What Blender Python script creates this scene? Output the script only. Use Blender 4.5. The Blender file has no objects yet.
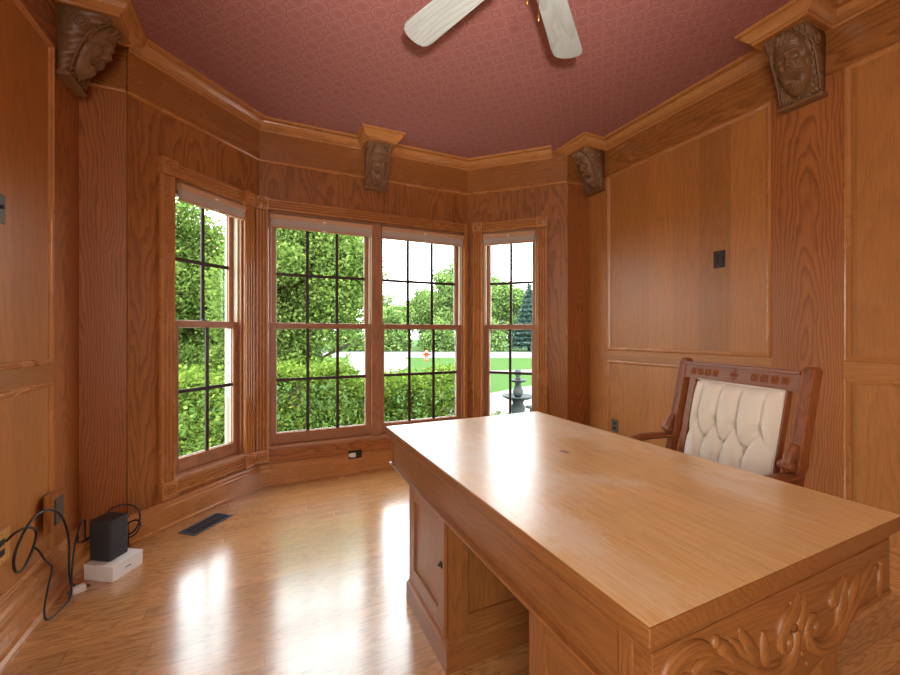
import bpy, bmesh, math, random
import numpy as np
from mathutils import Vector, Matrix
random.seed(7); RNG = np.random.default_rng(11)
scene = bpy.context.scene
COL = scene.collection
R = math.radians
PI = math.pi

# ------------------------------------------------------------------ camera, world, lights, exposure
cam_d = bpy.data.cameras.new('camera'); cam = bpy.data.objects.new('camera', cam_d); COL.objects.link(cam)
cam.location = (0, 0, 1.2535); cam.rotation_euler = (R(90), 0, R(-24.86))
cam_d.sensor_width = 36; cam_d.lens = 399.06/900*36; cam_d.shift_y = -3.65/900
cam_d.clip_start = .02; cam_d.clip_end = 500
scene.camera = cam
vs = scene.view_settings
scene.display_settings.display_device = 'sRGB'
vs.view_transform = 'Standard'; vs.look = 'None'; vs.gamma = 1; vs.use_curve_mapping = False
vs.exposure = 0.0

world = bpy.data.worlds.new('sky'); scene.world = world; world.use_nodes = True
bg = world.node_tree.nodes['Background']
bg.inputs[0].default_value = (.91, .96, 1, 1); bg.inputs[1].default_value = 9.5

def light(name, kind, loc, energy, color=(1, 1, 1), **kw):
    d = bpy.data.lights.new(name, kind); d.energy = energy; d.color = color
    for k, v in kw.items(): setattr(d, k, v)
    o = bpy.data.objects.new(name, d); COL.objects.link(o); o.location = loc
    return o
sun = light('sun', 'SUN', (0, -5, 10), 7.0, (1, .95, .85), angle=R(2))
sun.rotation_euler = (Vector((.42, .72, -1.0))).to_track_quat('-Z', 'Y').to_euler()
room = light('rear_fill_light', 'AREA', (-.58, -.85, 1.55), 56, (1, .96, .87), shape='RECTANGLE', size=1.2, size_y=2.4)  # unseen soft fill added behind the camera to brighten the interior
room.rotation_euler = (R(90), 0, R(-56))
flash = light('camera_flash', 'SPOT', (.02, -.20, 1.42), 420, (1, .955, .89), shadow_soft_size=.07, spot_size=R(72), spot_blend=1.0)
flash.rotation_euler = Vector((.60, 1.25, 1.58)).to_track_quat('-Z', 'Y').to_euler()

# ------------------------------------------------------------------ dimensions
XL, XR, YB, YR, H = -.967, 2.837, 3.639, 2.943, 3.0
A = Vector((-.045, YB, 0)); B = Vector((1.885, YB, 0))
Cc = Vector((-.742, YR, 0)); D = Vector((2.582, YR, 0))
YF = -1.5
S2 = 2**-.5
def frame(o, s, d):
    m = Matrix.Identity(4)
    for i in range(3):
        m[i][0] = s[i]; m[i][1] = d[i]; m[i][2] = (0, 0, 1)[i]; m[i][3] = o[i]
    return m
# (s along the wall, d into the room, z)
F_BACK = frame(A, (1, 0, 0), (0, -1, 0)); L_BACK = B.x-A.x
F_BL = frame(A, (-S2, -S2, 0), (S2, -S2, 0)); L_BAY = .9857
F_BR = frame(B, (S2, -S2, 0), (-S2, -S2, 0))
F_LEFT = frame((XL, 0, 0), (0, 1, 0), (1, 0, 0))
F_RIGHT = frame((XR, 0, 0), (0, 1, 0), (-1, 0, 0))
F_RETL = frame((XL, YR, 0), (1, 0, 0), (0, -1, 0))
F_RETR = frame((D.x, YR, 0), (1, 0, 0), (0, -1, 0))
I4 = Matrix.Identity(4)

# ------------------------------------------------------------------ materials
def lin(r, g, b):
    f = lambda c: (c/255/12.92) if c/255 <= .04045 else ((c/255+.055)/1.055)**2.4
    return (f(r), f(g), f(b), 1)
class NT:
    def __init__(s, name):
        s.m = bpy.data.materials.new(name); s.m.use_nodes = True
        s.t = s.m.node_tree; s.b = s.t.nodes['Principled BSDF']; s.out = s.t.nodes['Material Output']
    def n(s, kind, ins=None, **kw):
        nd = s.t.nodes.new(kind)
        for k, v in kw.items(): setattr(nd, k, v)
        for k, v in (ins or {}).items(): s.set(nd.inputs[k], v)
        return nd
    def set(s, sock, v):
        if isinstance(v, bpy.types.NodeSocket): s.t.links.new(v, sock)
        else: sock.default_value = v
    def math(s, op, a, b=0.0, c=0.0, clamp=False):
        nd = s.n('ShaderNodeMath', {0: a, 1: b, 2: c}, operation=op, use_clamp=clamp); return nd.outputs[0]
    def mix(s, f, a, b, mode='MIX'):
        nd = s.n('ShaderNodeMix', data_type='RGBA', blend_type=mode)
        s.set(nd.inputs[0], f); s.set(nd.inputs[6], a); s.set(nd.inputs[7], b); return nd.outputs[2]
    def noise(s, vec, scale=1, detail=2, rough=.5, out=0):
        return s.n('ShaderNodeTexNoise', {'Vector': vec, 'Scale': scale, 'Detail': detail, 'Roughness': rough}).outputs[out]
    def vmul(s, vec, k):
        return s.n('ShaderNodeVectorMath', {0: vec, 1: k}, operation='MULTIPLY').outputs[0]
    def sep(s, vec): return s.n('ShaderNodeSeparateXYZ', {0: vec}).outputs
    def comb(s, x, y, z): return s.n('ShaderNodeCombineXYZ', {0: x, 1: y, 2: z}).outputs[0]
    def ramp(s, f, stops):
        nd = s.n('ShaderNodeValToRGB', {0: f}); e = nd.color_ramp.elements
        while len(e) < len(stops): e.new(.5)
        for q, (p, c) in zip(e, stops): q.position = p; q.color = c
        return nd.outputs[0]
    def P(s, **kw):
        for k, v in kw.items(): s.set(s.b.inputs[k.replace('_', ' ')], v)
    def bump(s, h, strength=.3, dist=.002):
        s.set(s.b.inputs['Normal'], s.n('ShaderNodeBump', {'Height': h, 'Strength': strength, 'Distance': dist}).outputs[0])

def plain(name, rgb, rough=.5, metal=0, spec=.5, bump=0, bscale=60):
    t = NT(name); c = lin(*rgb)
    co = t.n('ShaderNodeTexCoord').outputs['Object']
    nz = t.noise(co, 9, 3)
    k = t.math('MULTIPLY_ADD', nz, .18, .91)
    t.P(Base_Color=t.mix(1, c, t.comb(k, k, k), 'MULTIPLY'), Roughness=rough, Metallic=metal, Specular_IOR_Level=spec)
    if bump: t.bump(t.noise(co, bscale, 3), bump, .002)
    return t.m

def wood(name, light_c, mid_c, dark_c, ring=60, ringamt=.55, poreamt=.35, rough=.36, strip=0, coat=.0, tint=.12, streak=.35, wear=0, coatr=.14, blotch=.3):
    t = NT(name)
    p = t.n('ShaderNodeAttribute', attribute_name='wc').outputs['Vector']
    x, y, z = t.sep(p)
    # growth rings round a wandering pith: cathedral figure on the flat-sawn faces
    w1 = t.noise(t.vmul(p, (1.3, 5, 5)), 1, 3, .5, 1)
    wx, wy, wz = t.sep(w1)
    yf = y
    if strip:
        q = t.math('DIVIDE', t.math('ADD', y, t.math('MULTIPLY', z, .37)), strip)
        cl = t.math('FLOOR', q)
        h1 = t.n('ShaderNodeTexWhiteNoise', {'W': t.math('ADD', cl, 31.7)}, noise_dimensions='1D').outputs[0]
        yf = t.math('MULTIPLY', t.math('SUBTRACT', t.math('FRACT', q), t.math('MULTIPLY_ADD', h1, .8, .1)), strip)
        x = t.math('ADD', x, t.math('MULTIPLY', h1, 9))
    yy = t.math('ADD', yf, t.math('MULTIPLY', t.math('SUBTRACT', wx, .5), .13))
    zz = t.math('ADD', z, t.math('MULTIPLY', t.math('SUBTRACT', wy, .5), .13))
    zz = t.math('ADD', zz, t.math('MULTIPLY', x, .05))
    r = t.math('SQRT', t.math('ADD', t.math('MULTIPLY', yy, yy), t.math('MULTIPLY', zz, zz)))
    jit = t.math('MULTIPLY', t.noise(t.vmul(p, (9, 90, 90)), 1, 2), .35)
    fr = t.math('FRACT', t.math('ADD', t.math('MULTIPLY', r, ring), jit))
    rg = t.ramp(fr, [(0, (0, 0, 0, 1)), (.45, (.12, .12, .12, 1)), (.85, (1, 1, 1, 1)), (1, (.1, .1, .1, 1))])
    st = t.noise(t.vmul(p, (1.6, 55, 55)), 1, 4, .6)
    st = t.ramp(st, [(.32, (0, 0, 0, 1)), (.68, (1, 1, 1, 1))])
    pores = t.noise(t.vmul(p, (14, 420, 420)), 1, 2)
    pores = t.ramp(pores, [(.5, (0, 0, 0, 1)), (.66, (1, 1, 1, 1))])
    c = t.mix(t.math('MULTIPLY', st, streak), lin(*light_c), lin(*mid_c))
    c = t.mix(t.math('MULTIPLY', rg, ringamt), c, lin(*dark_c))
    c = t.mix(t.math('MULTIPLY', pores, poreamt), c, lin(*dark_c))
    # piece-to-piece and board-to-board variation
    if strip:
        cell = t.math('FLOOR', t.math('DIVIDE', t.math('ADD', y, t.math('MULTIPLY', z, .37)), strip))
        wn = t.n('ShaderNodeTexWhiteNoise', {'W': cell}, noise_dimensions='1D').outputs[0]
    else:
        wn = t.noise(t.vmul(p, (.5, 2.2, 2.2)), 1, 1)
    k = t.math('ADD', 1-tint, t.math('MULTIPLY', wn, 2*tint))
    c = t.mix(1, c, t.comb(k, k, k), 'MULTIPLY')
    blot = t.noise(t.vmul(p, (2, 4, 4)), 1, 4, .6)
    k2 = t.math('MULTIPLY_ADD', blot, blotch, 1-blotch*.5)
    c = t.mix(1, c, t.comb(k2, k2, k2), 'MULTIPLY')
    rr = t.math('MULTIPLY_ADD', blot, .18, rough-.09)
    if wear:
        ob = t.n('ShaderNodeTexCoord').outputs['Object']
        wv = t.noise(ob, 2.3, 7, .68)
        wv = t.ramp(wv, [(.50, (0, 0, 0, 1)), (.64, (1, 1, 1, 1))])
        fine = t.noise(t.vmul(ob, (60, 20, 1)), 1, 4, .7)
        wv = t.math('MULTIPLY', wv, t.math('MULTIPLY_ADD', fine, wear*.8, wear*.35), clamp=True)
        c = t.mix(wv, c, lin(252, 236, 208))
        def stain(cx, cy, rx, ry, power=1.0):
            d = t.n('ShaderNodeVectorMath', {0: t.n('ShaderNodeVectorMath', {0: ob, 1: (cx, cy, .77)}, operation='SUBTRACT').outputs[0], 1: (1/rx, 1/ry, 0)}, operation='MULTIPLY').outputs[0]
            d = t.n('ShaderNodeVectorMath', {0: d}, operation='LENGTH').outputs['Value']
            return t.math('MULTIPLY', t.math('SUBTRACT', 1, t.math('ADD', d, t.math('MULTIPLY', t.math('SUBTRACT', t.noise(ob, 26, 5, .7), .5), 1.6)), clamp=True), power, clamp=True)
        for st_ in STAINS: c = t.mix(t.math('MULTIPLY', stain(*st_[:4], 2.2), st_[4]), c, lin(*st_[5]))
        rr = t.math('MULTIPLY_ADD', wv, .25, rr)
    t.P(Base_Color=c, Roughness=rr, Specular_IOR_Level=.45, Coat_Weight=coat, Coat_Roughness=coatr, Coat_IOR=1.7)
    t.bump(t.math('ADD', t.math('MULTIPLY', pores, -1), t.math('MULTIPLY', rg, -.4)), .12, .0010)
    return t.m

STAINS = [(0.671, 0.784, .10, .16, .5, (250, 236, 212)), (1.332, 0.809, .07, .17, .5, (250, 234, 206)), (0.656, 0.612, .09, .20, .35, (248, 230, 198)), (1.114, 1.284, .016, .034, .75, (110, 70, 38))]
M = {}
M['oak'] = wood('oak_trim', (176, 114, 57), (148, 89, 41), (94, 51, 22), 62, .5, .3, .27, coat=.2)
M['oak_mould'] = wood('oak_moulding', (196, 134, 76), (176, 114, 60), (124, 74, 36), 40, .18, .12, .27, streak=.3, coat=.35, tint=.05)  # lighter than the trim oak: moulding highlights partly put into the colour
M['oak_red'] = wood('oak_bay_panelling', (172, 110, 56), (146, 86, 40), (94, 51, 21), 60, .55, .3, .38, strip=.26, tint=.06)
M['oak_panel'] = wood('oak_veneer_panel', (186, 125, 66), (164, 104, 51), (126, 75, 34), 46, .22, .3, .36, strip=.21, tint=.15, streak=.3)
M['oak_bold'] = wood('oak_plain_sawn_board', (182, 114, 60), (154, 90, 42), (96, 50, 22), 72, .55, .25, .36)
M['oak_sash'] = wood('oak_sash', (180, 128, 94), (156, 104, 74), (110, 68, 46), 80, .35, .2, .34)
M['carved'] = wood('carved_walnut', (140, 102, 68), (116, 82, 52), (72, 48, 30), 70, .15, .2, .40)
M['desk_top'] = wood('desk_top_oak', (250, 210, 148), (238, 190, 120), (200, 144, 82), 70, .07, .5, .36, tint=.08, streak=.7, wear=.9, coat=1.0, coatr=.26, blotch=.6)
M['desk'] = wood('desk_oak', (160, 102, 53), (126, 77, 38), (70, 38, 17), 80, .25, .35, .36)
M['chair'] = wood('chair_walnut', (150, 86, 46), (116, 64, 34), (64, 34, 17), 90, .35, .3, .40)
M['fan_blade'] = wood('whitewashed_blade', (186, 190, 188), (168, 168, 162), (138, 130, 116), 60, .35, .2, .42, tint=.05)
M['plate_wood'] = wood('pale_wood_plate', (222, 170, 92), (206, 150, 76), (170, 114, 56), 80, .2, .2, .4)
M['dark_metal'] = plain('dark_bronze', (62, 50, 40), .4, .7)
M['grey_metal'] = plain('grey_plate', (104, 98, 90), .45, .4)
M['black_metal'] = plain('black_iron', (84, 87, 92), .45, .5)
M['void'] = plain('duct_dark', (8, 8, 8), .9)
M['brass'] = plain('antique_brass', (150, 112, 60), .3, .9)
M['black_plastic'] = plain('black_plastic', (30, 30, 33), .42)
M['charcoal'] = plain('charcoal_fabric', (52, 54, 58), .75, bump=.3, bscale=400)
M['cable'] = plain('black_cable', (16, 16, 17), .38)
M['white_plastic'] = plain('white_plastic', (236, 234, 230), .4)
M['white_box'] = plain('white_card', (240, 239, 238), .55)
M['muntin'] = plain('dark_muntin', (52, 30, 20), .5)
M['liner'] = plain('jamb_liner', (216, 200, 172), .45)
M['white_paint'] = plain('white_paint', (232, 234, 232), .5)
M['shade'] = plain('pleated_shade', (196, 182, 170), .8, bump=.2)
M['shade_rail'] = plain('shade_rail', (204, 160, 124), .5)
M['knob'] = M['brass']
M['concrete'] = plain('weathered_stone', (40, 47, 49), .85, bump=.4)
M['hydrant'] = plain('red_enamel', (206, 70, 52), .5)
M['bark'] = plain('bark', (70, 56, 44), .9, bump=.8, bscale=30)
M['wallpaint'] = plain('masonry', (190, 180, 168), .8)
M['asphalt'] = plain('grey_asphalt', (96, 96, 100), .9)  # even grey road surface
M['pavement'] = plain('pale_concrete', (92, 88, 82), .9)

def mat_floor():
    t = NT('oak_strip_floor')
    ob = t.n('ShaderNodeTexCoord').outputs['Object']
    x, y, z = t.sep(ob)
    wd = .0826
    row = t.math('FLOOR', t.math('DIVIDE', y, wd))
    rr = t.n('ShaderNodeTexWhiteNoise', {'W': row}, noise_dimensions='1D').outputs[0]
    xs = t.math('DIVIDE', t.math('ADD', x, t.math('MULTIPLY', rr, 1.7)), 1.15)
    cell = t.math('FLOOR', xs)
    cid = t.n('ShaderNodeTexWhiteNoise', {'Vector': t.comb(row, cell, 0)}, noise_dimensions='2D')
    off = cid.outputs['Color']
    p = t.n('ShaderNodeVectorMath', {0: t.comb(x, y, z), 1: t.vmul(off, (5, 3, 3))}, operation='ADD').outputs[0]
    w1 = t.noise(t.vmul(p, (1.4, 7, 7)), 1, 3, .5, 1); wx, wy, wz = t.sep(w1)
    yy = t.math('SUBTRACT', t.math('ADD', t.math('SUBTRACT', t.math('FRACT', t.math('DIVIDE', y, wd)), .5), t.math('MULTIPLY', wx, 2.2)), 1.1)
    zz = t.math('ADD', t.math('MULTIPLY', wy, 3.0), t.math('MULTIPLY', x, .5))
    r = t.math('SQRT', t.math('ADD', t.math('MULTIPLY', yy, yy), t.math('MULTIPLY', zz, zz)))
    fr = t.math('FRACT', t.math('MULTIPLY', r, 5.5))
    rg = t.ramp(fr, [(0, (0, 0, 0, 1)), (.5, (.1, .1, .1, 1)), (.88, (1, 1, 1, 1)), (1, (.1, .1, .1, 1))])
    st = t.noise(t.vmul(p, (2.5, 70, 70)), 1, 4, .6)
    pores = t.ramp(t.noise(t.vmul(p, (12, 330, 330)), 1, 2), [(.5, (0, 0, 0, 1)), (.66, (1, 1, 1, 1))])
    c = t.mix(st, lin(214, 162, 102), lin(182, 126, 74))
    c = t.mix(t.math('MULTIPLY', rg, .42), c, lin(108, 62, 28))
    c = t.mix(t.math('MULTIPLY', pores, .3), c, lin(100, 58, 28))
    k = t.math('MULTIPLY_ADD', cid.outputs['Value'], .26, .86)
    c = t.mix(1, c, t.comb(k, k, k), 'MULTIPLY')
    fy = t.math('FRACT', t.math('DIVIDE', y, wd)); fx = t.math('FRACT', xs)
    seam = t.math('MAXIMUM', t.math('LESS_THAN', fy, .022), t.math('LESS_THAN', fx, .002))
    c = t.mix(t.math('MULTIPLY', seam, .55), c, lin(70, 38, 18))
    t.P(Base_Color=c, Roughness=t.math('MULTIPLY_ADD', t.noise(ob, 4, 4), .12, .19), Specular_IOR_Level=.8, Coat_Weight=1.0, Coat_Roughness=.17, Coat_IOR=1.7)
    wav = t.noise(t.vmul(p, (2, 18, 1)), 1, 2)
    t.bump(t.math('SUBTRACT', t.math('MULTIPLY', wav, .6), t.math('ADD', t.math('MULTIPLY', seam, .8), t.math('MULTIPLY', pores, .12))), .25, .0015)
    return t.m
M['floor'] = mat_floor()

def mat_ceiling():
    t = NT('embossed_mauve_wallpaper')
    ob = t.n('ShaderNodeTexCoord').outputs['Object']
    x, y, z = t.sep(ob)
    per = .104
    u = t.math('SUBTRACT', t.math('FRACT', t.math('DIVIDE', x, per)), .5)
    v = t.math('SUBTRACT', t.math('FRACT', t.math('DIVIDE', y, per)), .5)
    au = t.math('ABSOLUTE', u); av = t.math('ABSOLUTE', v)
    mx = t.math('MAXIMUM', au, av); dg = t.math('MULTIPLY', t.math('ADD', au, av), .74)
    oc = t.math('MAXIMUM', mx, dg)
    def ring(d, c, w):
        return t.math('SUBTRACT', 1, t.math('SMOOTH_MIN', t.math('DIVIDE', t.math('ABSOLUTE', t.math('SUBTRACT', d, c)), w), 1, .2), clamp=True)
    l1 = ring(oc, .415, .045); l2 = ring(oc, .30, .04)
    # little diamond where four octagons meet
    cd = t.math('ADD', t.math('SUBTRACT', .5, au), t.math('SUBTRACT', .5, av))
    l3 = ring(cd, .12, .05)
    core = t.noise(t.vmul(ob, (1, 1, 0)), 120, 2)
    line = t.math('MAXIMUM', t.math('MAXIMUM', l1, t.math('MULTIPLY', l2, .55)), l3)
    weave = t.noise(ob, 260, 2)
    c = t.mix(t.math('MULTIPLY', line, .38), lin(160, 96, 90), lin(218, 172, 162))
    c = t.mix(t.math('MULTIPLY', core, .25), c, lin(132, 74, 70))
    t.P(Base_Color=c, Roughness=.5, Specular_IOR_Level=.5, Sheen_Weight=.1)
    t.bump(t.math('ADD', line, t.math('MULTIPLY', weave, .8)), .5, .003)
    return t.m
M['ceiling'] = mat_ceiling()

def mat_cushion():
    t = NT('cream_corded_upholstery')
    ob = t.n('ShaderNodeTexCoord').outputs['Object']
    w = t.n('ShaderNodeTexWave', {'Vector': ob, 'Scale': 95, 'Distortion': .6}, wave_type='BANDS', bands_direction='DIAGONAL').outputs[0]
    c = t.mix(w, lin(238, 228, 212), lin(220, 208, 190))
    t.P(Base_Color=c, Roughness=.9, Sheen_Weight=.2); t.bump(w, .35, .002)
    return t.m
M['cushion'] = mat_cushion()

def mat_glass():
    t = NT('window_glass')
    tr = t.n('ShaderNodeBsdfTransparent', {0: (.96, .98, .97, 1)}); gl = t.n('ShaderNodeBsdfGlossy', {'Roughness': .02})
    fr = t.n('ShaderNodeFresnel', {'IOR': 1.45})
    mx = t.n('ShaderNodeMixShader', {0: t.math('MULTIPLY', fr.outputs[0], .3), 1: tr.outputs[0], 2: gl.outputs[0]})
    t.t.links.new(mx.outputs[0], t.out.inputs[0]); return t.m
M['glass'] = mat_glass()

def leaf(name, a, b, c3):
    t = NT(name)
    h = t.n('ShaderNodeAttribute', attribute_name='hue').outputs['Fac']
    c = t.ramp(h, [(0, lin(*a)), (.55, lin(*b)), (1, lin(*c3))])
    d = t.n('ShaderNodeBsdfDiffuse', {0: c}); tr = t.n('ShaderNodeBsdfTranslucent', {0: t.mix(1, c, (1, 1.15, .6, 1), 'MULTIPLY')})
    mx = t.n('ShaderNodeMixShader', {0: .38, 1: d.outputs[0], 2: tr.outputs[0]})
    t.t.links.new(mx.outputs[0], t.out.inputs[0]); return t.m
M['leaf'] = leaf('leaf_maple', (62, 80, 40), (98, 120, 60), (134, 150, 84))
M['leaf_far'] = leaf('leaf_far', (84, 104, 62), (112, 136, 80), (138, 160, 100))  # paler than the near leaves: distance haze put into the colour
M['leaf_hedge'] = leaf('leaf_hedge', (62, 82, 36), (98, 120, 52), (136, 152, 76))
M['leaf_spruce'] = leaf('leaf_spruce', (48, 66, 62), (66, 88, 84), (88, 110, 104))
def mat_lawn():
    t = NT('lawn')
    ob = t.n('ShaderNodeTexCoord').outputs['Object']
    c = t.mix(t.noise(ob, .5, 6, .65), lin(40, 66, 22), lin(58, 86, 30))
    t.P(Base_Color=c, Roughness=.95, Specular_IOR_Level=.1); t.bump(t.noise(ob, 25, 4), .6, .03); return t.m
M['lawn'] = mat_lawn()

# ------------------------------------------------------------------ mesh builder
PERM = {'x': (0, 1, 2), 'y': (1, 0, 2), 'z': (2, 0, 1)}
class MB:
    def __init__(s, g='z', off=None):
        s.v = []; s.f = []; s.w = []; s.g = g; s.off = off
    def add(s, vs, fs, g=None, off=None, wc=None):
        b = len(s.v)
        o = off or s.off or (random.uniform(-4, 4), random.uniform(-.12, .12), random.choice((-1, 1))*random.uniform(.02, .11))
        if wc is None:
            p = PERM[g or s.g]; wc = [(v[p[0]], v[p[1]], v[p[2]]) for v in vs]
            if not (off or s.off):
                mu = [sum(q[k] for q in wc)/len(wc) for k in (1, 2)]
                o = (o[0], o[1]-mu[0], o[2]-mu[1])
        s.v += [tuple(v) for v in vs]; s.w += [(q[0]+o[0], q[1]+o[1], q[2]+o[2]) for q in wc]
        s.f += [tuple(i+b for i in f) for f in fs]
        return s
    def box(s, x0, x1, y0, y1, z0, z1, g=None, off=None):
        vs = [(x, y, z) for z in (z0, z1) for y in (y0, y1) for x in (x0, x1)]
        return s.add(vs, [(0, 2, 3, 1), (4, 5, 7, 6), (0, 1, 5, 4), (2, 6, 7, 3), (0, 4, 6, 2), (1, 3, 7, 5)], g, off)
    def prism(s, poly, t0, t1, ax='z', g=None, off=None):
        # poly: 2-D points; ax is the extrusion axis
        mk = {'z': lambda a, b, t: (a, b, t), 'x': lambda a, b, t: (t, a, b), 'y': lambda a, b, t: (a, t, b)}[ax]
        n = len(poly); vs = [mk(a, b, t0) for a, b in poly]+[mk(a, b, t1) for a, b in poly]
        fs = [(i, (i+1) % n, n+(i+1) % n, n+i) for i in range(n)]+[tuple(range(n))[::-1], tuple(range(n, 2*n))]
        return s.add(vs, fs, g or ax, off)
    def sweep(s, path, prof, nrm, closed=False):
        path = [Vector(p) for p in path]; nrm = Vector(nrm); n = len(path); k = len(prof)
        segs = n if closed else n-1
        dirs = [(path[(i+1) % n]-path[i]).normalized() for i in range(segs)]
        def lat(i):
            if closed: d0, d1 = dirs[i-1], dirs[i % segs]
            else: d0, d1 = dirs[max(i-1, 0)], dirs[min(i, segs-1)]
            l0, l1 = nrm.cross(d0), nrm.cross(d1); m = (l0+l1); m.normalize()
            return m/max(m.dot(l0), .2)
        for i in range(segs):
            j = (i+1) % n; la, lb = lat(i), lat(j)
            vs = [path[i]+la*a+nrm*b for a, b in prof]+[path[j]+lb*a+nrm*b for a, b in prof]
            L = (path[j]-path[i]).length
            wc = [(0, a, b) for a, b in prof]+[(L, a, b) for a, b in prof]
            fs = [(q, (q+1) % k, k+(q+1) % k, k+q) for q in range(k)]+[tuple(range(k))[::-1], tuple(range(k, 2*k))]
            s.add(vs, fs, wc=wc)
        return s
    def lathe(s, prof, c=(0, 0, 0), ax='z', n=24, g=None):
        # prof: (radius, height) pairs
        mk = {'z': lambda a, b, t: (c[0]+a, c[1]+b, c[2]+t), 'x': lambda a, b, t: (c[0]+t, c[1]+a, c[2]+b), 'y': lambda a, b, t: (c[0]+a, c[1]+t, c[2]+b)}[ax]
        vs = []
        for r, h in prof:
            for i in range(n):
                an = 2*PI*i/n; vs.append(mk(max(r, 1e-4)*math.cos(an), max(r, 1e-4)*math.sin(an), h))
        fs = []
        for j in range(len(prof)-1):
            for i in range(n):
                fs.append((j*n+i, j*n+(i+1) % n, (j+1)*n+(i+1) % n, (j+1)*n+i))
        fs += [tuple(range(n))[::-1], tuple((len(prof)-1)*n+i for i in range(n))]
        return s.add(vs, fs, g or ax)
    def tube(s, pts, rad, n=8, flat=None, smooth=0, g=None):
        pts = [Vector(p) for p in pts]; rad = list(rad) if hasattr(rad, '__len__') else [rad]*len(pts)
        for _ in range(smooth):
            q = [pts[0]]; rq = [rad[0]]
            for i in range(len(pts)-1):
                q += [pts[i]*.75+pts[i+1]*.25, pts[i]*.25+pts[i+1]*.75]; rq += [rad[i]*.75+rad[i+1]*.25, rad[i]*.25+rad[i+1]*.75]
            q.append(pts[-1]); rq.append(rad[-1]); pts, rad = q, rq
        vs = []; wc = []; up = None; L = 0
        for i, p in enumerate(pts):
            d = (pts[min(i+1, len(pts)-1)]-pts[max(i-1, 0)])
            if d.length < 1e-9: d = Vector((0, 0, 1))
            d.normalize()
            if flat: up = Vector(flat[0]).normalized(); a = d.cross(up); a.normalize(); b = up*flat[1]
            else:
                if up is None: up = Vector((0, 0, 1)) if abs(d.z) < .9 else Vector((1, 0, 0))
                a = d.cross(up); a.normalize(); b = a.cross(d); up = b
            if i: L += (p-pts[i-1]).length
            for k in range(n):
                an = 2*PI*k/n; vs.append(p+a*math.cos(an)*rad[i]+b*math.sin(an)*rad[i]); wc.append((L, math.cos(an)*rad[i], math.sin(an)*rad[i]))
        m = len(pts)
        fs = [(j*n+i, j*n+(i+1) % n, (j+1)*n+(i+1) % n, (j+1)*n+i) for j in range(m-1) for i in range(n)]
        fs += [tuple(range(n))[::-1], tuple((m-1)*n+i for i in range(n))]
        return s.add(vs, fs, wc=wc)
    def ell(s, c, r, nu=12, nv=8):
        prof = [(math.sin(PI*j/nv), -math.cos(PI*j/nv)) for j in range(nv+1)]
        b = MB(); b.lathe(prof, n=nu)
        return s.add([(c[0]+v[0]*r[0], c[1]+v[1]*r[1], c[2]+v[2]*r[2]) for v in b.v], b.f)
    def build(s, name, mat, parent=None, T=None, bevel=0, smooth=False, fix=True, kind=None, seg=2):
        me = bpy.data.meshes.new(name)
        vs = [tuple(T @ Vector(v)) for v in s.v] if T is not None else s.v
        me.from_pydata(vs, [], s.f)
        at = me.attributes.new('wc', 'FLOAT_VECTOR', 'POINT'); at.data.foreach_set('vector', np.array(s.w, 'f').ravel())
        if fix:
            bm = bmesh.new(); bm.from_mesh(me); bmesh.ops.recalc_face_normals(bm, faces=bm.faces); bm.to_mesh(me); bm.free()
        me.materials.append(M[mat])
        o = bpy.data.objects.new(name, me); COL.objects.link(o)
        if parent is not None: o.parent = parent
        if smooth: me.polygons.foreach_set('use_smooth', [True]*len(me.polygons))
        if bevel:
            b = o.modifiers.new('bevel', 'BEVEL'); b.width = bevel; b.segments = seg; b.limit_method = 'ANGLE'; b.angle_limit = R(40)
            me.polygons.foreach_set('use_smooth', [True]*len(me.polygons)); b.harden_normals = True
        if kind: o['kind'] = kind
        return o

def empty(name, loc=(0, 0, 0), rz=0, T=None):
    o = bpy.data.objects.new(name, None); COL.objects.link(o)
    if T is not None: o.matrix_world = T
    else: o.location = loc; o.rotation_euler = (0, 0, rz)
    o.empty_display_size = .1
    return o
def tag(o, label, cat, group=None):
    o['label'] = label; o['category'] = cat
    if group: o['group'] = group
    return o
def thing(name, label, cat, loc=(0, 0, 0), rz=0, group=None, T=None): return tag(empty(name, loc, rz, T), label, cat, group)
def struct(o): o['kind'] = 'structure'; return o

# ------------------------------------------------------------------ the room shell
WT = .16
def poly_slab(name, mat, z0, z1, grow=0.0):
    g = grow
    P = [(XL-g, YF-g), (XR+g, YF-g), (XR+g, YR+g*.41), (D.x+g*.41, YR+g*.41), (B.x+g*.41, YB+g), (A.x-g*.41, YB+g), (Cc.x-g*.41, YR+g*.41), (XL-g, YR+g*.41)]
    return struct(MB().prism(P, z0, z1, 'z').build(name, mat))
poly_slab('floor', 'floor', -.42, 0, .16)
poly_slab('ceiling', 'ceiling', H, H+.14, .16)

wall_left = struct(MB('z').box(YF, YR+.1, -WT, 0, 0, H).build('wall_left', 'oak_panel', T=F_LEFT))
wall_right = struct(MB('z').box(YF, YR+.1, -WT, 0, 0, H).build('wall_right', 'oak_panel', T=F_RIGHT))
wall_rear = struct(MB('z').box(XL, XR, YF-WT, YF, 0, H).build('wall_rear', 'oak_panel'))
wall_return_left = struct(MB('z').box(0, Cc.x-XL, -.14, 0, 0, H).build('wall_return_left', 'oak_bold', T=F_RETL))
wall_return_right = struct(MB('z').box(0, XR-D.x, -.14, 0, 0, H).build('wall_return_right', 'oak_bold', T=F_RETR))

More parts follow.
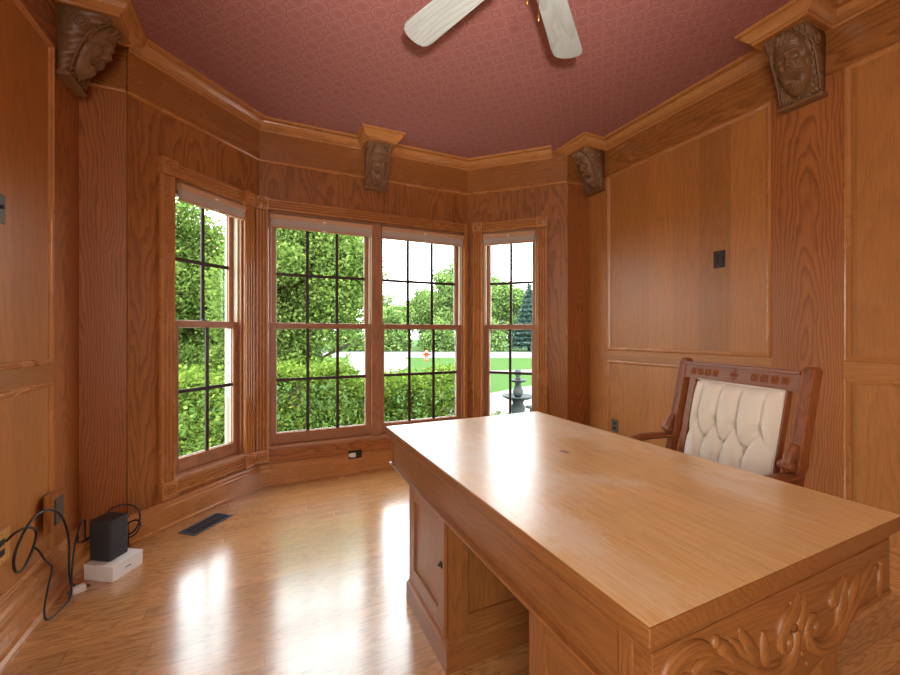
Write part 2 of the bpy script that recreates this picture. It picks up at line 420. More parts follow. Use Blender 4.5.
def wall_with_hole(name, F, L, h0, h1, z0, z1, mat, e0=0, e1=0):
    b = MB('z', off=(random.uniform(-3, 3), random.uniform(-.3, .3), .05))
    b.box(-e0, h0, -WT, 0, 0, H).box(h1, L+e1, -WT, 0, 0, H).box(h0, h1, -WT, 0, 0, z0).box(h0, h1, -WT, 0, z1, H)
    return struct(b.build(name, mat, T=F))
OZ0, OZ1 = .31, 2.285
SO0, SO1 = .155, .71                     # side window openings along the bay walls
BO0, BO1 = .068, L_BACK-.045             # double window opening in the back wall
wall_bay_left = wall_with_hole('wall_bay_left', F_BL, L_BAY, SO0, SO1, OZ0, OZ1, 'oak_red')
wall_back = wall_with_hole('wall_back', F_BACK, L_BACK, BO0, BO1, OZ0, OZ1, 'oak_red', .06, .06)
wall_bay_right = wall_with_hole('wall_bay_right', F_BR, L_BAY, SO0, SO1, OZ0, OZ1, 'oak_red')

# panelled side walls: stiles and rails stand proud of the veneer, each field framed by a bead
MOLD = [(0, -.004), (0, .010), (.006, .017), (.013, .018), (.019, .011), (.024, .010), (.030, .004), (.030, -.004)]
def panel_field(F, wall, y0, y1, z0, z1):
    path = [(y0, 0, z0), (y1, 0, z0), (y1, 0, z1), (y0, 0, z1)]
    n = Vector((0, 1, 0))
    b = MB()
    # lateral must point into the field
    path = [path[0], path[3], path[2], path[1]]
    b.sweep(path, MOLD, n, True)
    b.build('panel_moulding', 'oak_mould', wall, T=F, smooth=False)
def side_wall(F, wall, fields, stiles):
    for a, b_ in stiles:
        MB('z').box(a, b_, -.01, .008, .17, 2.685).build('stile', 'oak_bold' if b_-a > .3 else 'oak_panel', wall, T=F, bevel=.0015)
    MB('y').box(YF, YR, -.01, .010, 2.685, H).build('frieze_board', 'oak', wall, T=Matrix(F) @ Matrix(((0, 1, 0, 0), (1, 0, 0, 0), (0, 0, 1, 0), (0, 0, 0, 1))) if False else F)
    for y0, y1 in fields:
        MB('x').box(y0, y1, -.01, .0078, 1.018, 1.105).build('rail', 'oak_panel', wall, T=F)
        panel_field(F, wall, y0, y1, 1.105, 2.690)
        panel_field(F, wall, y0, y1, .165, 1.020)
side_wall(F_LEFT, wall_left, [(1.05, 2.637), (-1.2, .85)], [(2.637, YR), (.85, 1.05), (YF, -1.2)])
side_wall(F_RIGHT, wall_right, [(1.398, 2.700), (-.75, 1.060)], [(2.700, YR), (1.060, 1.398), (YF, -.75)])
for o in bpy.data.objects:
    if o.name.startswith('frieze_board'):
        at = o.data.attributes['wc']; n = len(at.data); c = np.array([(v.co.y, v.co.z*1.0, v.co.x) for v in o.data.vertices], 'f'); c += (1.3, -2.78, .03-c[0][2]); at.data.foreach_set('vector', c.ravel())

# frieze boards and bead over the bay and the two return walls
def frieze(F, wall, L, e=0):
    MB('x').box(0, L, -.01, .012, 2.685, H).build('frieze_board', 'oak', wall, T=F)
    MB('x').prism([(0, 2.668), (.018, 2.672), (.022, 2.680), (.018, 2.690), (.010, 2.694), (0, 2.694)], 0, L, 'x').build('frieze_bead', 'oak_mould', wall, T=F)
frieze(F_BL, wall_bay_left, L_BAY); frieze(F_BACK, wall_back, L_BACK); frieze(F_BR, wall_bay_right, L_BAY)
frieze(F_RETL, wall_return_left, Cc.x-XL); frieze(F_RETR, wall_return_right, XR-D.x)
# thin shadow board at the outside edge of the bay walls
MB('z').box(L_BAY-.012, L_BAY, -.02, .010, .17, 2.668).build('edge_bead', 'oak_red', wall_bay_left, T=F_BL)

CROWN = [(0, .080), (.020, .080), (.022, .064), (.033, .062), (.056, .046), (.072, .026), (.075, .019), (.113, .017), (.115, 0), (0, 0)]
def crown(path, name): return struct(MB().sweep([(p[0], p[1], H) for p in path], CROWN, (0, 0, -1)).build(name, 'oak_mould'))
crown([(XL, YF), (XL, 2.66)], 'trim_1')
crown([tuple(Cc), tuple(A), tuple(B), tuple(B+(D-B)*.86)], 'trim_2')
crown([(XR, 2.72), (XR, YF)], 'trim_3')

BASE = [(0, 0), (.030, 0), (.030, .018), (.022, .028), (.022, .125), (.020, .138), (.012, .146), (.010, .160), (.004, .172), (0, .174)]
BASE_BIG = [(0, 0), (.082, 0), (.082, .012), (.072, .026), (.056, .030), (.052, .075), (.044, .080), (.042, .100), (.030, .106), (.028, .128), (.016, .140), (.010, .156), (0, .166)]
def base(path, name, prof): return struct(MB().sweep([(p[0], p[1], 0) for p in path], [(a, b) for a, b in prof], (0, 0, 1)).build(name, 'oak_mould'))
# walking clockwise seen from above gives a lateral to the left of travel: walk the other way round
base([tuple(D), tuple(B), tuple(A), tuple(Cc)], 'baseboard_bay', BASE)
base([(XL, YR), (XL, YF)], 'baseboard_left', BASE_BIG)
base([(XR, YF), (XR, YR)], 'baseboard_right', BASE_BIG)
base([(XL+.21, YR), (XL+.09, YR)], 'baseboard_return', BASE)

# ------------------------------------------------------------------ windows
def rosette(b, s, z, d, half=.052):
    b.box(s-half, s+half, -.002, d, z-half, z+half)
    b.lathe([(.040, d-.002), (.041, d+.008), (.034, d+.010), (.031, d+.001), (.025, d+.001), (.022, d+.010), (.016, d+.011), (.013, d+.001), (.010, d+.001), (.007, d+.009), (0, d+.011)], (s, 0, z), 'y', 28)
def flutes(w, d):
    p = [(-w/2, 0), (-w/2, d*.7), (-w/2+.005, d)]
    n = 3; pit = (w-.024)/n
    for i in range(n):
        c = -w/2+.012+pit*(i+.5); h = pit*.34
        p += [(c-h, d), (c-h*.7, d-.010), (c, d-.014), (c+h*.7, d-.010), (c+h, d)]
    return p+[(w/2-.005, d), (w/2, d*.7), (w/2, 0)]
def window(name, F, o0, o1, units, cols, bottom_fluted, mull=.07, corner=False):
    W = struct(empty(name))
    cw = .100
    sL, sR = o0-cw/2+.006, o1+cw/2-.006
    for s in (sL, sR):
        if corner and s == sR:
            sR = L_BACK+.031
            MB('z').prism([(o1-.004, 0), (o1-.004, .016), (o1+.001, .022), (L_BACK-.012, .022), (L_BACK-.002, .012), (L_BACK, 0)], .178, 2.373, 'z').build('corner_casing', 'oak_mould', W, T=F)
            continue
        MB('z').prism([(s+a, b) for a, b in flutes(cw*.94, .024)], .30, 2.276, 'z').build('casing', 'oak_mould', W, T=F)
        for z in (.250, 2.326):
            rb = MB('z'); rosette(rb, s, z, .040); rb.build('rosette_block', 'oak_mould', W, T=F, bevel=.0015)
    MB('x').prism([(b, 2.327+a) for a, b in flutes(.092, .024)], sL+.052, (o1-.005 if corner else sR-.052), 'x').build('head_casing', 'oak_mould', W, T=F)
    if bottom_fluted:
        MB('x').prism([(b, .250+a) for a, b in flutes(.092, .024)], sL+.052, sR-.052, 'x').build('sill_casing', 'oak_mould', W, T=F)
    else:
        MB('x').box(sL+.052, o1-.005, 0, .016, .178, .300).build('apron_board', 'oak_bold', W, T=F, bevel=.002)
    # stool and jambs
    MB('x').prism([(-.16, OZ0-.03), (.022, OZ0-.03), (.026, OZ0-.01), (.020, OZ0+.004), (-.02, OZ0+.006), (-.16, OZ0+.03)], o0, o1, 'x').build('stool', 'oak_sash', W, T=F)
    jb = MB('z')
    jb.box(o0, o0+.018, -.158, -.004, OZ0+.0, OZ1).box(o1-.018, o1, -.158, -.004, OZ0, OZ1)
    jb.box(o0, o1, -.158, -.004, OZ1-.02, OZ1, g='x')
    jb.build('jamb', 'oak_sash', W, T=F)
    # exterior brickmould seen obliquely through the panes
    ex = MB('z'); ex.box(o0-.06, o0+.012, -.180, -.162, OZ0-.05, OZ1+.05).box(o1-.012, o1+.06, -.180, -.162, OZ0-.05, OZ1+.05)
    ex.box(o0+.012, o1-.012, -.180, -.162, OZ0-.06, OZ0+.02).box(o0+.012, o1-.012, -.180, -.162, OZ1-.02, OZ1+.05)
    ex.build('exterior_casing', 'white_paint', W, T=F)
    i0, i1 = o0+.018, o1-.018
    w = (i1-i0-mull*(units-1))/units
    for k in range(units):
        a = i0+k*(w+mull); b_ = a+w
        if k: MB('z').box(a-mull, a, -.150, .012, OZ0+.005, OZ1-.02).build('mullion', 'oak_sash', W, T=F, bevel=.003)
        for q0, q1 in ((a, a+.012), (b_-.012, b_)): MB('z').box(q0, q1, -.070, -.030, 1.345, OZ1-.02).build('jamb_liner', 'liner', W, T=F)
        for up in (True, False):
            z0, z1 = (1.300, OZ1-.022) if up else (OZ0+.012, 1.345)
            d0, d1 = (-.118, -.078) if up else (-.074, -.034)
            st = .044; rl = .045; rb = .045 if up else .088; rt = .06 if up else .045
            sb = MB('z'); sb.box(a+.001, a+st, d0, d1, z0, z1).box(b_-st, b_-.001, d0, d1, z0, z1)
            sb.box(a+st, b_-st, d0, d1, z0, z0+rb, g='x').box(a+st, b_-st, d0, d1, z1-rt, z1, g='x')
            sash = sb.build('upper_sash' if up else 'lower_sash', 'oak_sash', W, T=F, bevel=.003)
            g0, g1, h0, h1 = a+st, b_-st, z0+rb, z1-rt
            dm = (d0+d1)/2
            MB().box(g0-.004, g1+.004, dm-.002, dm+.002, h0-.004, h1+.004).build('glass_pane', 'glass', sash, T=F)
            sp = MB('z'); e = .006
            for q in ((g0, g0+e, h0, h1), (g1-e, g1, h0, h1)): sp.box(q[0], q[1], dm-.008, dm-.003, q[2], q[3])
            sp.box(g0+e, g1-e, dm-.008, dm-.003, h0, h0+e).box(g0+e, g1-e, dm-.008, dm-.003, h1-e, h1)
            sp.build('pane_spacer', 'white_plastic', sash, T=F)
            mz = MB('z'); m = .0125
            hz = (h0+2.20)/2 if up else (h0+h1)/2
            hz = 1.765 if up else .862
            for c in range(1, cols):
                x = g0+(g1-g0)*c/cols; mz.box(x-m, x+m, dm+.003, dm+.014, h0, h1)
            mz.box(g0, g1, dm+.003, dm+.0135, hz-m, hz+m, g='x')
            mz.build('muntin_grid', 'muntin', sash, T=F)
            if not up:
                lk = MB(); c = (a+b_)/2
                lk.box(c-.028, c+.028, -.070, -.048, 1.3451, 1.350).lathe([(.010, 1.350), (.010, 1.357), (.004, 1.359)], (c, -.059, 0), 'z', 12).box(c-.002, c+.030, -.064, -.054, 1.3505, 1.3565)
                lk.build('sash_lock', 'grey_metal', sash, T=F, bevel=.001)
    return i0, i1, w, mull
def shade(F, a, b_, label):
    t = thing('window_shade', label, 'window shade', T=None, group='rolled-up window shades'); F = F @ Matrix.Translation((0, .032, 0))
    m = MB(); m.prism([(-.030, 2.215), (-.024, 2.205), (.014, 2.205), (.020, 2.213), (.020, 2.238), (.012, 2.247), (-.030, 2.247)], a+.004, b_-.004, 'x'); m.build('head_rail', 'shade_rail', t, T=F)
    p = []
    n = 7
    zz = [2.2045-.057*i/(2*n) for i in range(2*n+1)]
    front = [(.012 if i % 2 == 0 else .0085, z) for i, z in enumerate(zz)]
    back = [(-.024 if i % 2 == 0 else -.0205, z) for i, z in enumerate(zz)]
    MB().prism(front+back[::-1], a+.010, b_-.010, 'x').build('folded_fabric', 'shade', t, T=F)
    MB().box(a+.009, b_-.009, -.025, .013, 2.136, 2.1472).build('bottom_rail', 'shade_rail', t, T=F, bevel=.003)
    c = (a+b_)/2
    MB().box(c-.02, c+.02, .0131, .020, 2.137, 2.144).build('pull_tab', 'white_plastic', t, T=F, bevel=.002); MB().box(c-.012, c+.012, .0201, .026, 2.209, 2.220).build('rail_clip', 'white_plastic', t, T=F, bevel=.002)
i = window('window_1', F_BL, SO0, SO1, 1, 2, True); shade(F_BL, i[0], i[1], 'folded pleated shade at the head of the far left window')
i = window('window_2', F_BACK, BO0, BO1, 2, 3, False, .085, True)
shade(F_BACK, i[0], i[0]+i[2], 'folded pleated shade over left half of the double window')
shade(F_BACK, i[0]+i[2]+i[3], i[1], 'folded pleated shade over right half of the double window')
i = window('window_3', F_BR, SO0, SO1, 1, 2, True); shade(F_BR, i[0], i[1], 'folded pleated shade at the head of the narrow right window')

# ------------------------------------------------------------------ carved corbels under crown breaks
def corbel(T, label, v=0):
    root = thing('carved_corbel', label, 'corbel', T=T, group='carved head corbels')
    hw, zb, zt = .098, 2.592, 2.930
    nu, nv = 57, 85
    us = np.linspace(-1, 1, nu); ws = np.linspace(0, 1, nv)
    U, V = np.meshgrid(us, ws)
    rnd = np.random.default_rng(30+v)
    G = lambda u0, v0, su, sv: np.exp(-((U-u0)/su)**2-((V-v0)/sv)**2)
    base_d = .050+.055*V+.118*V**1.9
    fc = .53
    e = 1-(U/.80)**2-((V-fc)/.47)**2
    face = np.sqrt(np.clip(e, 0, 1))*.050
    inside = np.clip(e*6, 0, 1)
    d = face.copy()
    d += inside*(.012*(G(-.30, .665, .26, .035)+G(.30, .665, .26, .035)+.6*G(0, .66, .12, .03)))
    d -= inside*(.020*(G(-.29, .60, .17, .038)+G(.29, .60, .17, .038)))
    d += inside*(.012*(G(-.29, .598, .085, .020)+G(.29, .598, .085, .020)))
    nose = np.exp(-(U/.115)**2)*np.clip((.66-V)/.20, 0, 1)*(V > .445)*np.clip((V-.445)/.03, 0, 1)
    d += .034*nose+inside*.013*(G(-.13, .468, .07, .025)+G(.13, .468, .07, .025))
    d += inside*.011*(G(-.45, .50, .16, .06)+G(.45, .50, .16, .06))
    mz = .405-.10*np.abs(U)**1.3
    d += inside*.020*np.exp(-((V-mz)/.026)**2)*(np.abs(U) < .55)*(.75+.25*np.cos(U*46))
    mo = .325 if v != 1 else .30
    d -= inside*.026*G(0, mo, .24, .032+.012*(v % 2))
    d += inside*.009*G(0, mo-.062, .25, .018)
    d += inside*.016*G(0, .20, .34, .06)*(1+.25*np.cos(U*40+V*20))
    for k in range(3): d -= inside*.004*np.exp(-((V-(.745+.038*k+.02*np.cos(U*3)))/.010)**2)*(np.abs(U) < .5)
    hair = np.clip((V-.80)/.05, 0, 1)+np.clip((np.abs(U)-.62)/.08, 0, 1)*(V > .18)
    d += np.clip(hair, 0, 1)*(.006*np.cos(U*26+V*(14+4*v)+np.sin(V*22)*1.6))
    d -= .007*np.exp(-((e+.04)/.07)**2)
    d += (e < -.05)*.0035*np.cos(V*58+np.abs(U)*10)*np.cos(U*17)
    edge = np.clip((1-np.abs(U))/.07, 0, 1)
    d = d*edge*1.25
    dep = base_d+d
    wid = hw*(.93+.07*V+.03*np.sin(V*PI))
    X = U*wid; Zz = zb+V*(zt-zb)
    vs = [(float(X[j, i]), float(dep[j, i]), float(Zz[j, i])) for j in range(nv) for i in range(nu)]
    n0 = len(vs)
    vs += [(float(X[j, i]), 0.0, float(Zz[j, i])) for j in range(nv) for i in range(nu)]
    fs = []
    for j in range(nv-1):
        for i in range(nu-1):
            q = j*nu+i; fs.append((q, q+1, q+nu+1, q+nu))
            fs.append((n0+q, n0+q+nu, n0+q+nu+1, n0+q+1))
    for j in range(nv-1):
        for i in (0, nu-1): q = j*nu+i; fs.append((q, q+nu, n0+q+nu, n0+q))
    for i in range(nu-1):
        for j in (0, nv-1): q = j*nu+i; fs.append((q, q+1, n0+q+1, n0+q))
    MB('z').add(vs, fs).build('carved_head', 'carved', root, smooth=True)
    for sx in (-1, 1):
        sc = MB()
        pts = []
        for k in range(34):
            an = k*.40; r = .034*(1-k/38); pts.append((sx*(hw*.99+.002), .150+r*math.cos(an)*sx*.9-.02, 2.872+r*math.sin(an)))
        pts = [(sx*(hw*.96+.001), .060, 2.60), (sx*(hw*.97+.001), .085, 2.70), (sx*(hw*.985+.002), .120, 2.79), (sx*(hw*.99+.002), .158, 2.845)]
        sc.tube(pts, [.004, .006, .006, .004], 6, smooth=2); sc.build('side_rib', 'carved', root, smooth=True); sc = MB()
        pts = []
        for k in range(30):
            an = k*.42; r = .036*(1-k/34); pts.append((sx*(hw*.995+.002), .105+r*math.cos(an), 2.868+r*math.sin(an)))
        sc.tube(pts, [.0055]*29+[.003], 6)
        sc.build('side_scroll', 'carved', root, smooth=True)
    lip = MB('x'); lip.prism([(0, 2.570), (.058, 2.570), (.066, 2.574), (.069, 2.581), (.066, 2.588), (.058, 2.592), (0, 2.592)], -.108, .108, 'x')
    lip.build('bottom_lip', 'carved', root, bevel=.002)
    bt = MB()
    for k in range(5): MB().ell((-.066+.033*k, .056+.004, 2.606), (.009, .008, .009), 10, 6).build('carved_bead', 'carved', root, smooth=True)
    cap = MB('x')
    w, dp = .118, .262
    cap.box(-w, w, 0, dp, 2.928, H-.001)
    prof = [(0, .078), (.012, .078), (.014, .064), (.022, .062), (.040, .046), (.052, .028), (.054, .018), (.072, .016), (.074, 0), (0, 0)]
    pth = [(-w, 0, H-.001), (-w, dp, H-.001), (w, dp, H-.001), (w, 0, H-.001)]
    nr = Vector((0, 0, -1))
    d0 = Vector((0, 1, 0)); la = nr.cross(d0)
    if la.x > 0: pth = pth[::-1]
    cap.sweep(pth, prof, nr)
    cap.build('crown_cap', 'oak_mould', root)
def face_frame(x, y, d):
    d = Vector(d); s = d.cross(Vector((0, 0, 1)))
    return frame((x, y, 0), s, d)
corbel(face_frame(XL, 2.765, (1, 0, 0)), 'carved wooden head corbel on left wall, seen from its side', 0)
corbel(face_frame(.92, YB, (0, -1, 0)), 'small carved head corbel centred above the double window', 2)
corbel(face_frame(XR, 2.825, (-1, 0, 0)), 'carved head corbel in the far right corner beside the right window', 3)
corbel(face_frame(XR, 1.232, (-1, 0, 0)), 'large carved moustached head corbel between the right wall panels', 1)

# ------------------------------------------------------------------ switch and outlet plates
def plate(name, F, s, z, d, w, h, mat, label, cat, kind, insert='black_plastic'):
    t = thing(name, label, cat, T=F @ Matrix.Translation((s, d, z)))
    MB().box(-w/2, w/2, .0002, .006, -h/2, h/2).build('cover_plate', mat, t, bevel=.002)
    m = MB()
    if kind == 'outlet':
        for q in (-.021, .021):
            m = MB()
            if w > h: m.box(q-.013, q+.013, .0062, .009, -.016, .016)
            else: m.box(-.016, .016, .0062, .009, q-.013, q+.013)
            m.build('socket_face', insert, t, bevel=.002)
    elif kind == 'toggle2':
        for q in (-.016, .016): MB().box(q-.008, q+.008, .0062, .012, -.022, .022).build('rocker', insert, t, bevel=.003)
    else:
        m.box(-.006, .006, .0062, .018, -.004, .012); m.build('toggle', insert, t, bevel=.002)
    for q in ((0, h/2-.012), (0, -h/2+.012)): MB().lathe([(.003, .006), (.0025, .0075), (0, .0078)], (q[0], 0, q[1]), 'y', 10).build('screw', 'brass', t)
    return t
def RF(F): return F
# right-handed frames for things
FR = face_frame(XR, 0, (-1, 0, 0)); FL = face_frame(XL, 0, (1, 0, 0)); FB = face_frame(0, YB, (0, -1, 0))
# in FR  s = +y ; in FL  s = -y ; in FB  s = -x
sgn = lambda F: F.col[0].xyz
def on(F, wx, wy): return (Vector((wx, wy, 0))-F.col[3].xyz).dot(F.col[0].xyz)
plate('light_switch', FR, on(FR, XR, 1.712), 1.766, 0, .075, .118, 'dark_metal', 'dark bronze switch plate on the big right wall panel', 'light switch', 'toggle2')
plate('wall_outlet', FR, on(FR, XR, 2.615), .435, 0, .072, .114, 'grey_metal', 'dark grey outlet plate low on right wall behind desk', 'outlet', 'outlet')
plate('light_switch', FL, on(FL, XL, 2.205), 1.758, 0, .072, .118, 'grey_metal', 'grey switch plate on left wall at the photo edge', 'light switch', 'toggle')
plate('wall_outlet', FL, on(FL, XL, 2.215), .392, 0, .115, .130, 'plate_wood', 'pale wooden outlet plate with black cords on left wall', 'outlet', 'outlet')
plate('wall_outlet', FB, on(FB, .735, YB), .152+.02, .023, .118, .072, 'dark_metal', 'dark horizontal outlet plate under the double window', 'outlet', 'outlet', 'black_plastic')
nl = thing('plug_adapter', 'white plug adapter in the outlet under the double window', 'adapter', T=FB @ Matrix.Translation((on(FB, .712, YB), .0323, .172)))
MB().box(-.022, .022, 0, .030, -.017, .017).build('housing', 'white_plastic', nl, bevel=.004)
MB().box(.0222, .036, .004, .022, -.012, .012).build('side_socket', 'white_plastic', nl, bevel=.002)
# outlet standing on a wooden backing block against the left stile
bk = thing('wall_outlet', 'grey outlet on a thick wooden block on left wall moulding', 'outlet', T=FL @ Matrix.Translation((on(FL, XL, 2.572), .0182, .395)))
MB('z').box(-.062, .062, 0, .032, -.088, .088).build('backing_block', 'oak', bk, bevel=.004)
MB().box(-.040, .040, .0322, .040, -.062, .062).build('cover_plate', 'grey_metal', bk, bevel=.003)
for q in (-.024, .024): MB().box(-.017, .017, .0402, .043, q-.014, q+.014).build('socket_face', 'grey_metal', bk, bevel=.002)

# ------------------------------------------------------------------ floor vent
vent = thing('floor_vent', 'black metal floor grille set in the boards below left window', 'vent', (-.350, 3.062, 0), R(48))
m = MB(); L, W_ = .148, .070
m.box(-L, L, -W_, -W_+.014, .0005, .005).box(-L, L, W_-.014, W_, .0005, .005).box(-L, -L+.014, -W_+.014, W_-.014, .0005, .005).box(L-.014, L, -W_+.014, W_-.014, .0005, .005)
m.build('rim', 'black_metal', vent, bevel=.0015)
m = MB()
for k in range(7):
    c = -.114+.038*k
    pts = [(c+.016*math.cos(a)*(1 if j % 2 else .9), .040*math.sin(a), .003) for j, a in enumerate(np.linspace(0, 2*PI, 17))]
    m.tube(pts, .0026, 5)
    m.tube([(c-.017, -.05, .003), (c+.017, .05, .003)], .0022, 5).tube([(c-.017, .05, .003), (c+.017, -.05, .003)], .0022, 5)
m.box(-.133, .133, -.003, .003, .0010, .0045)
m.build('scroll_grille', 'black_metal', vent)
MB().box(-.133, .133, -.055, .055, .0003, .0009).build('duct_shadow', 'void', vent)

# ------------------------------------------------------------------ desk
DX0, DX1, DY0, DY1, DH = .570, 1.542, .454, 2.033, .770
desk = thing('desk', 'large worn oak pedestal desk with carved end in the foreground', 'desk', (0, 0, 0))
tp = MB('y', off=(1.7, .02, .052)); tp.box(DX0, DX1, DY0, DY1, DH-.034, DH)
dtop = tp.build('desk_top', 'desk', desk, bevel=.004, seg=3)
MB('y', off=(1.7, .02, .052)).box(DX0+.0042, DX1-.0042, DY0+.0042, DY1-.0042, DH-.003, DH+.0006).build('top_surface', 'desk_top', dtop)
ED = [(0, 0), (.0, -.012), (-.006, -.014), (-.010, -.022), (-.016, -.024), (-.016, -.034), (-.05, -.034), (-.05, 0)]
fx0, fx1, fy0, fy1 = .600, 1.514, .473, 2.004
m = MB()
rect = lambda o: [(DX0+o, DY0+o, 0), (DX1-o, DY0+o, 0), (DX1-o, DY1-o, 0), (DX0+o, DY1-o, 0)]
z0 = DH-.0342
m.sweep([(x, y, z0) for x, y, z in rect(.010)], [(0, 0), (0, -.010), (.004, -.012), (.008, -.020), (.012, -.021), (.012, -.030), (.06, -.030), (.06, 0)], (0, 0, 1), True)
m.build('edge_moulding', 'desk', desk)
m = MB('y')
zt = z0-.0302; zbt = .578
m.box(fx0, fx0+.022, fy0+.02, fy1, zbt, zt).box(fx1-.022, fx1, fy0+.02, fy1, zbt, zt)
m.box(fx0+.022, fx1-.022, fy1-.022, fy1, zbt, zt, g='x').box(fx0+.022, fx1-.022, fy0+.022, fy1-.022, zt-.015, zt)
m.build('frieze', 'desk', desk, bevel=.002)
for q0, q1 in ((fy0+.036, fy0+.066), (fy1-.022, fy1)): MB('z').box(fx0-.006, fx0-.0004, q0, q1, zbt+.014, zt).build('frieze_block', 'desk', desk, bevel=.001)
pr = [(0, 0), (.016, 0), (.018, -.006), (.012, -.012), (.006, -.020), (.004, -.026), (0, -.026)]
for sx, fx in ((-1, fx0), (1, fx1)): MB('y').prism([(fx+sx*a, zbt+.012+b) for a, b in pr], fy0+.02, fy1+.008, 'y').build('lower_moulding', 'desk', desk)
# shaped and carved end aprons
def apron(y, out):
    xs = np.linspace(fx0, fx1, 41)
    def low(x):
        t = abs(x-1.057)/.457
        return .556 if t > .60 else .556-.095*(.5+.5*math.cos(PI*t/.60))
    poly = [(fx0, zt)]+[(float(x), low(x)) for x in xs]+[(fx1, zt)]
    m = MB('x'); m.prism(poly, y-.011, y+.011, 'y', g='x'); m.build('end_apron', 'desk', desk, bevel=.002)
    f = y+out*.011
    c = MB()
    fl = ((0, out, 0), .95)
    LEAF = lambda pts, rad: len(pts) in (3, 4, 5) and max(rad) >= .010 and min(rad) <= .006 and rad[-1] < .007
    P = lambda pts: [(p[0], f, p[1]) for p in pts]
    T_ = lambda pts, rad, sm=2: c.tube(P(pts), [q*(1.75 if LEAF(pts, rad) else (1.05 if max(rad) < .0105 or sm == 0 else 1.2)) for q in rad], 10, ((0, out, 0), .6) if LEAF(pts, rad) else fl, sm)
    def vol(cx, cz, r0, a0, turns, rad, dirn=1):
        n = int(turns*14); pts = []; rr = []
        for k in range(n+1):
            q = k/n; a = a0+dirn*2*PI*turns*q; r = r0*(1-.80*q); pts.append((cx+r*math.cos(a), cz+r*math.sin(a))); rr.append(rad*(1-.35*q))
        T_(pts, rr, 0)
    # right-hand stem, its volute and leaves
    T_([(1.085, .600), (1.098, .560), (1.150, .534), (1.215, .540), (1.265, .578), (1.335, .612), (1.435, .652)], [.010, .014, .016, .015, .013, .011, .004])
    T_([(1.10, .572), (1.15, .549), (1.20, .553), (1.245, .585), (1.30, .628)], [.004, .006, .006, .005, .002])
    vol(1.112, .596, .032, -1.9, 1.35, .010, -1)
    T_([(1.225, .560), (1.245, .610), (1.272, .668)], [.006, .014, .003]); T_([(1.27, .585), (1.30, .630), (1.345, .665)], [.006, .013, .003]); T_([(1.30, .600), (1.35, .640), (1.40, .668)], [.005, .010, .003])
    c.ell((1.203, f, .628), (.019, .012, .017)); T_([(1.203, .628), (1.225, .648), (1.262, .668)], [.012, .009, .003])
    T_([(1.445, .566), (1.446, .655)], [.008, .008], 0); T_([(1.446, .655), (1.47, .664), (1.497, .655)], [.008, .007, .006])
    # centre leaf and left volute
    T_([(1.062, .686), (1.040, .655), (1.000, .640), (.985, .612), (1.0, .588)], [.003, .013, .014, .011, .006])
    T_([(1.093, .670), (1.070, .645), (1.058, .612), (1.045, .585)], [.003, .011, .011, .006])
    T_([(1.030, .676), (1.020, .655), (1.0, .648)], [.003, .009, .005])
    vol(1.008, .600, .034, .6, 1.3, .011, 1)
    # left-hand stem running out to the strap
    T_([(1.046, .612), (1.030, .562), (.985, .540), (.925, .552), (.880, .584), (.835, .616), (.795, .634), (.727, .650), (.700, .640)], [.010, .014, .016, .016, .014, .012, .011, .010, .006])
    T_([(.99, .560), (.94, .566), (.90, .590), (.86, .622)], [.004, .006, .006, .002])
    T_([(.905, .570), (.875, .615), (.845, .676)], [.006, .017, .003]); T_([(.935, .560), (.925, .600), (.925, .645)], [.005, .012, .003])
    T_([(.845, .600), (.800, .640), (.768, .680)], [.006, .015, .003]); T_([(.870, .596), (.845, .630), (.815, .662)], [.005, .011, .003])
    c.ell((.768, f, .674), (.014, .010, .013))
    T_([(.625, .600), (.628, .660), (.665, .682), (.720, .680), (.770, .650)], [.010, .011, .011, .011, .005])
    T_([(.712, .560), (.712, .645)], [.008, .008], 0); T_([(.650, .620), (.668, .640), (.69, .640)], [.004, .008, .004])
    T_([(.735, .600), (.76, .606), (.79, .590), (.83, .560)], [.006, .010, .010, .005])
    T_([(fx0+.01, .571), (.75, .570), (.84, .556), (.95, .497), (1.057, .480), (1.16, .497), (1.27, .556), (1.36, .570), (fx1-.01, .571)], [.005]*9)
    for q in ((1.075, .548), (1.093, .520), (1.03, .52), (.80, .572), (1.345, .585)): c.ell((q[0], f, q[1]), (.006, .004, .006), 8, 6)
    c.build('carved_scrollwork', 'desk', desk, smooth=True)
apron(fy0+.011, -1); apron(fy1-.011+.004, 1)
